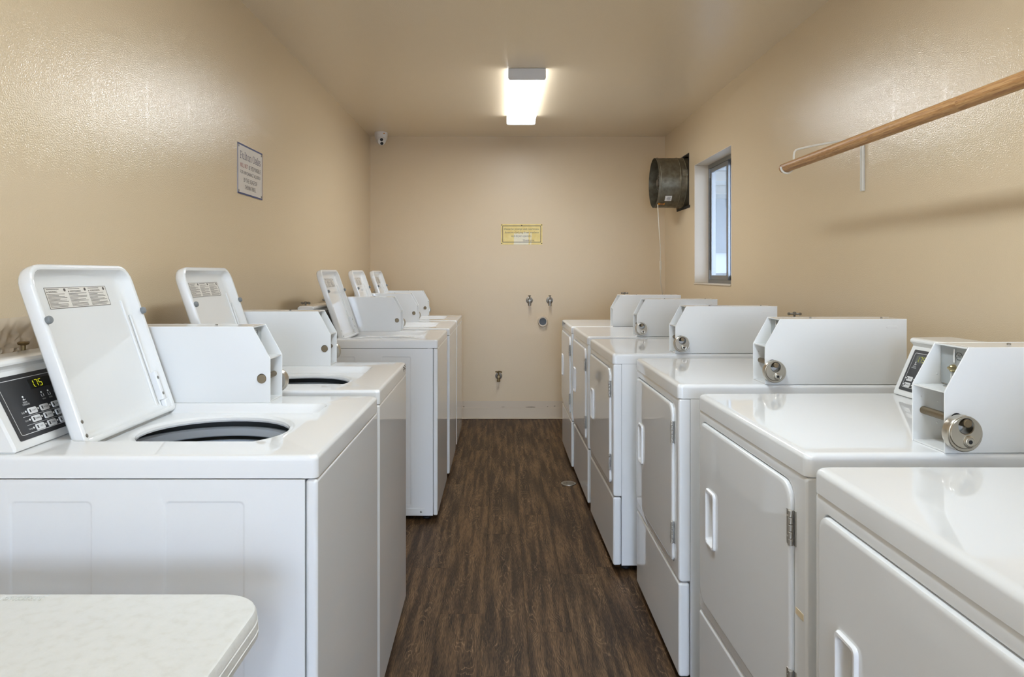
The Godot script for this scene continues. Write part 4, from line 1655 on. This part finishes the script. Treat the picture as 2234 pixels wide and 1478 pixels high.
func build_wall_things() -> void:
	# notice on the left wall
	var w := 0.317
	var h := 0.218
	var t := thing("notice_sign", "white notice with blue edge on the left wall about damage", "sign", Vector3(XL, EYE + 0.450, -3.2235), 90.0)
	var mb := Mb.new()
	mb.rbox(Vector3(0, 0, 0.0015), Vector3(w, h, 0.003), 0.0008, 1)
	obj("board", mb, M.sign_white, t)
	mb = Mb.new()
	for s in [-1, 1]:
		mb.rbox(Vector3(0, s * (h / 2 - 0.0035), 0.0030), Vector3(w, 0.007, 0.0012))
		mb.rbox(Vector3(s * (w / 2 - 0.002), 0, 0.0030), Vector3(0.004, h, 0.0012))
	obj("border", mb, M.sign_blue, t)
	for sx in [-1, 1]:
		for sy in [-1, 1]:
			mb = Mb.new()
			mb.lathe(Vector3(sx * (w / 2 - 0.014), sy * (h / 2 - 0.013), 0.0028), Vector3.BACK, [[0.0, 0.0055], [0.002, 0.004]], 12)
			obj("screw", mb, M.zinc, t)
	var I := Basis.IDENTITY
	mb = Mb.new()
	lettering(mb, "Fulton Oaks", serif, 0.034, 0.262, Transform3D(I, Vector3(0, 0.061, 0.0033)))
	obj("heading", mb, M.sign_navy, t)
	mb = Mb.new()
	lettering(mb, "WILL NOT", sans, 0.018, 0.094, Transform3D(I, Vector3(-0.082, 0.018, 0.0033)))
	obj("red_words", mb, M.sign_red, t)
	mb = Mb.new()
	lettering(mb, "BE RESPONSIBLE", sans, 0.018, 0.158, Transform3D(I, Vector3(0.055, 0.018, 0.0033)))
	lettering(mb, "FOR ANY DAMAGE AQUIRED", sans, 0.018, 0.258, Transform3D(I, Vector3(0, -0.014, 0.0033)))
	lettering(mb, "BY THE USAGE OF", sans, 0.018, 0.172, Transform3D(I, Vector3(0, -0.044, 0.0033)))
	lettering(mb, "THE MACHINES.", sans, 0.018, 0.140, Transform3D(I, Vector3(0, -0.074, 0.0033)))
	obj("lettering", mb, M.sign_print, t)

	# yellow notice on the back wall
	w = 0.355
	h = 0.177
	t = thing("courtesy_sign", "worn yellow sign on the back wall asking people to be prompt", "sign", Vector3(0.178, EYE + 0.333, ZB), 0.0)
	mb = Mb.new()
	mb.prism(rrect(0, 0, w, h, 0.0, 2), 0.0, 0.003)
	for p in mb.v:
		mb.uv.append(Vector2(p.x / w + 0.5, 0.5 - p.y / h))
	obj("board", mb, yellow_board(), t)
	mb = Mb.new()
	var ol := rrect(0, 0.002, w - 0.024, h - 0.032, 0.0, 2)
	mb.loft([Mb.at_z(ol, 0.0034), Mb.at_z(Mb.inset(ol, 0.0045), 0.0034)], false, false, Vector3(0, 0, -1))
	obj("border", mb, M.sign_print, t)
	for p in [[1, 1, 0.009], [-1, 1, 0.009], [1, -1, 0.009], [-1, -1, 0.009], [0, 1, 0.014]]:
		mb = Mb.new()
		mb.lathe(Vector3(p[0] * (w / 2 - 0.006), p[1] * (h / 2 - p[2]), 0.0028), Vector3.BACK, [[0.0, 0.005], [0.003, 0.0035]], 10)
		obj("nail", mb, M.dark_gap, t)
	mb = Mb.new()
	lettering(mb, "Please be prompt and courteous.", serif, 0.021, 0.302, Transform3D(I, Vector3(-0.002, 0.043, 0.0034)))
	lettering(mb, "Remove clothing from washers", serif, 0.021, 0.290, Transform3D(I, Vector3(0.001, 0.014, 0.0034)))
	lettering(mb, "and dryers quickly.", serif, 0.021, 0.172, Transform3D(I, Vector3(-0.004, -0.017, 0.0034)))
	lettering(mb, "Thank you", serif, 0.020, 0.098, Transform3D(I, Vector3(0.058, -0.054, 0.0034)))
	obj("lettering", mb, M.sign_navy, t)

	# dome camera under the ceiling
	t = thing("security_camera", "white dome security camera on the ceiling in the far left corner", "security camera", Vector3(-1.0, HC, -6.02), 0.0)
	mb = Mb.new()
	mb.lathe(Vector3.ZERO, Vector3.DOWN, [[0.0, 0.053], [0.006, 0.055], [0.026, 0.054], [0.050, 0.050], [0.068, 0.042], [0.074, 0.036]], 32)
	obj("base", mb, M.camera_white, t)
	mb = Mb.new()
	var ball := []
	for k in 17:
		var a := PI * k / 16
		ball.append([-cos(a) * 0.043, sin(a) * 0.043])
	var look := Vector3(0.22, -0.50, 0.84).normalized()
	mb.lathe(Vector3(0.002, -0.062, 0.012), look, ball, 28)
	mb.lathe(Vector3(0.002, -0.062, 0.012), look, [[0.030, 0.036], [0.040, 0.034], [0.044, 0.030]], 28)
	var eye := obj("ball", mb, M.camera_white, t)
	var side := look.cross(Vector3.UP).normalized()
	var up := side.cross(look).normalized()
	for s in [-1.0, 1.0]:
		mb = Mb.new()
		mb.lathe(Vector3(0.002, -0.062, 0.012) + look * 0.0425 + up * s * 0.0165 + side * s * 0.002, look, [[0.0, 0.0135], [0.003, 0.0128], [0.004, 0.010], [0.0045, 0.005]], 20)
		obj("lens", mb, M.lens_black, eye)
	mb = Mb.new()
	mb.rbox(Vector3(0.030, -0.016, 0.045), Vector3(0.014, 0.008, 0.006), 0.001, 1)
	obj("sticker", mb, M.orange, t)

	# taps and pipes of the back wall
	var v := thing("water_valve", "left one of the two water valves on the back wall under the yellow sign", "valve", Vector3(0.244, EYE - 0.235, ZB), 0.0)
	valve_parts(v, true, M.zinc)
	v = thing("water_valve", "right one of the two water valves on the back wall under the yellow sign", "valve", Vector3(0.4175, EYE - 0.235, ZB), 0.0)
	valve_parts(v, true, M.zinc)
	v = thing("hose_bib", "small brass hose tap low on the bare back wall", "tap", Vector3(-0.02, EYE - 0.885, ZB), 0.0)
	valve_parts(v, false, M.brass)
	t = thing("drain_pipe", "short open drain pipe in the back wall below the two water valves", "pipe", Vector3(0.358, EYE - 0.417, ZB), 0.0)
	mb = Mb.new()
	var rings := []
	for q in [[0.0, 0.043], [0.030, 0.040], [0.034, 0.037], [0.032, 0.031], [0.012, 0.030]]:
		var ring := []
		for i in 28:
			var a := TAU * i / 28
			ring.append(Vector3(cos(a) * q[1], sin(a) * q[1] * 1.12, q[0]))
		rings.append(ring)
	mb.loft(rings, true, true, Vector3(0, 0.03, 0.012))
	obj("pipe", mb, M.sill_paint, t)
	mb = Mb.new()
	mb.lathe(Vector3(0, 0, 0.013), Vector3.BACK, [[0.0, 0.0305], [0.002, 0.0305]], 24)
	obj("pipe_mouth", mb, M.pipe_grey, t)
	v = thing("gas_valve", "small grey shut-off valve on the back wall above the last dryer", "valve", Vector3(1.055, EYE - 0.212, ZB), 0.0)
	valve_parts(v, false, M.zinc, false)
	# taps behind the machines
	v = thing("washer_tap", "brass tap on the left wall behind the washer nearest the table", "tap", Vector3(XL, 1.053, -1.628), 90.0)
	valve_parts(v, true, M.brass, false)
	plaster_patch(Vector3(XL, 1.075, -1.64))
	v = thing("washer_tap", "cross-handled tap on the left wall behind the gap-side washer", "tap", Vector3(XL, 1.046, -3.98), 90.0)
	valve_parts(v, false, M.zinc, false)
	v = thing("washer_tap", "partly hidden tap on the left wall behind the second washer from the back", "tap", Vector3(XL, 1.046, -4.46), 90.0)
	valve_parts(v, false, M.zinc, false)
	v = thing("dryer_gas_valve", "cross-handled valve on the right wall behind the dryer that stands furthest out", "valve", Vector3(XR, 1.022, -3.356), -90.0)
	valve_parts(v, false, M.zinc, false)

	# cleanout cover in the floor
	t = thing("floor_cleanout", "round metal cleanout cover in the plank floor beside a dryer", "floor cover", Vector3(0.402, 0, -4.285), 0.0)
	mb = Mb.new()
	mb.lathe(Vector3.ZERO, Vector3.UP, [[0.0, 0.046], [0.003, 0.045], [0.0045, 0.041], [0.0035, 0.036], [0.0030, 0.034]], 28)
	obj("rim", mb, M.zinc, t)
	mb = Mb.new()
	mb.lathe(Vector3(0, 0.003, 0), Vector3.UP, [[0.0, 0.033], [0.002, 0.032], [0.0025, 0.015], [0.005, 0.013], [0.006, 0.008]], 24)
	obj("plug", mb, M.motor_grey, t)


# rubbed black marks: thin irregular flakes on a front edge
func scuffs(host: Node, at: Vector3, size: Vector2, count: int) -> void:
	var mb := Mb.new()
	for k in count:
		var c := Vector2(at.x + rng.randf_range(-0.5, 0.5) * size.x, at.y + rng.randf_range(-0.5, 0.5) * size.y)
		var r := rng.randf_range(0.0006, 0.0026)
		var pts := PackedVector2Array()
		for i in 7:
			var a := TAU * i / 7
			pts.append(c + Vector2(cos(a) * 1.6, sin(a)) * r * rng.randf_range(0.5, 1.0))
		mb.prism(pts, at.z - 0.0002, at.z + 0.0005)
	var o := obj("scuff", mb, M.scuff_black, host)
	o.set_meta("kind", "stuff")


# torn and badly patched paint round the pipe
func plaster_patch(at: Vector3) -> void:
	var n := FastNoiseLite.new()
	n.seed = 12
	n.frequency = 16.0
	n.fractal_octaves = 3
	n.fractal_type = FastNoiseLite.FRACTAL_RIDGED
	var mb := Mb.new()
	var nx := 34
	var ny := 26
	var grid := []
	for j in ny + 1:
		var row := []
		for i in nx + 1:
			var u := float(i) / nx * 2.0 - 1.0
			var q := float(j) / ny * 2.0 - 1.0
			var fade := clampf(1.15 - sqrt(u * u * 0.9 + q * q * 0.9), 0.0, 1.0)
			var h := clampf(0.45 + n.get_noise_2d(u * 0.17, q * 0.10), 0.0, 1.4) * 0.010 * fade
			row.append(Vector3(h - 0.0004, q * 0.075, -u * 0.13))
		grid.append(row)
	for j in ny:
		for i in nx:
			mb.quad(grid[j][i], grid[j + 1][i], grid[j + 1][i + 1], grid[j][i + 1])
	mb.fix(0, Vector3(-1, 0, 0))
	var o := obj("plaster_patch", mb, M.plain_paint, get_node("wall_left"), 50.0)
	o.position = at


func yellow_board() -> StandardMaterial3D:
	var im := Image.create(178, 89, false, Image.FORMAT_RGB8)
	var n := FastNoiseLite.new()
	n.seed = 3
	n.frequency = 0.09
	for y in 89:
		for x in 178:
			var c := c8(236, 214, 142).lerp(c8(228, 202, 124), clampf(0.5 + n.get_noise_2d(x * 0.3, y * 0.3), 0, 1))
			# paint worn off to the pale board: lower middle, ragged edge, and a thin scraped line
			var e := n.get_noise_2d(x, y) * 7.0
			if (x > 55 + e * 0.6 and x < 118 + e * 0.3 and y > 42 + e - (x - 60) * 0.12) or (absf(x - 128 - e * 0.25 + (y - 60) * 0.03) < 2.0 and y > 36):
				c = c.lerp(c8(232, 226, 208), 0.85)
			im.set_pixel(x, y, c)
	var m := mat("yellow_board", Color.WHITE, 0.5)
	m.albedo_texture = ImageTexture.create_from_image(im)
	return m
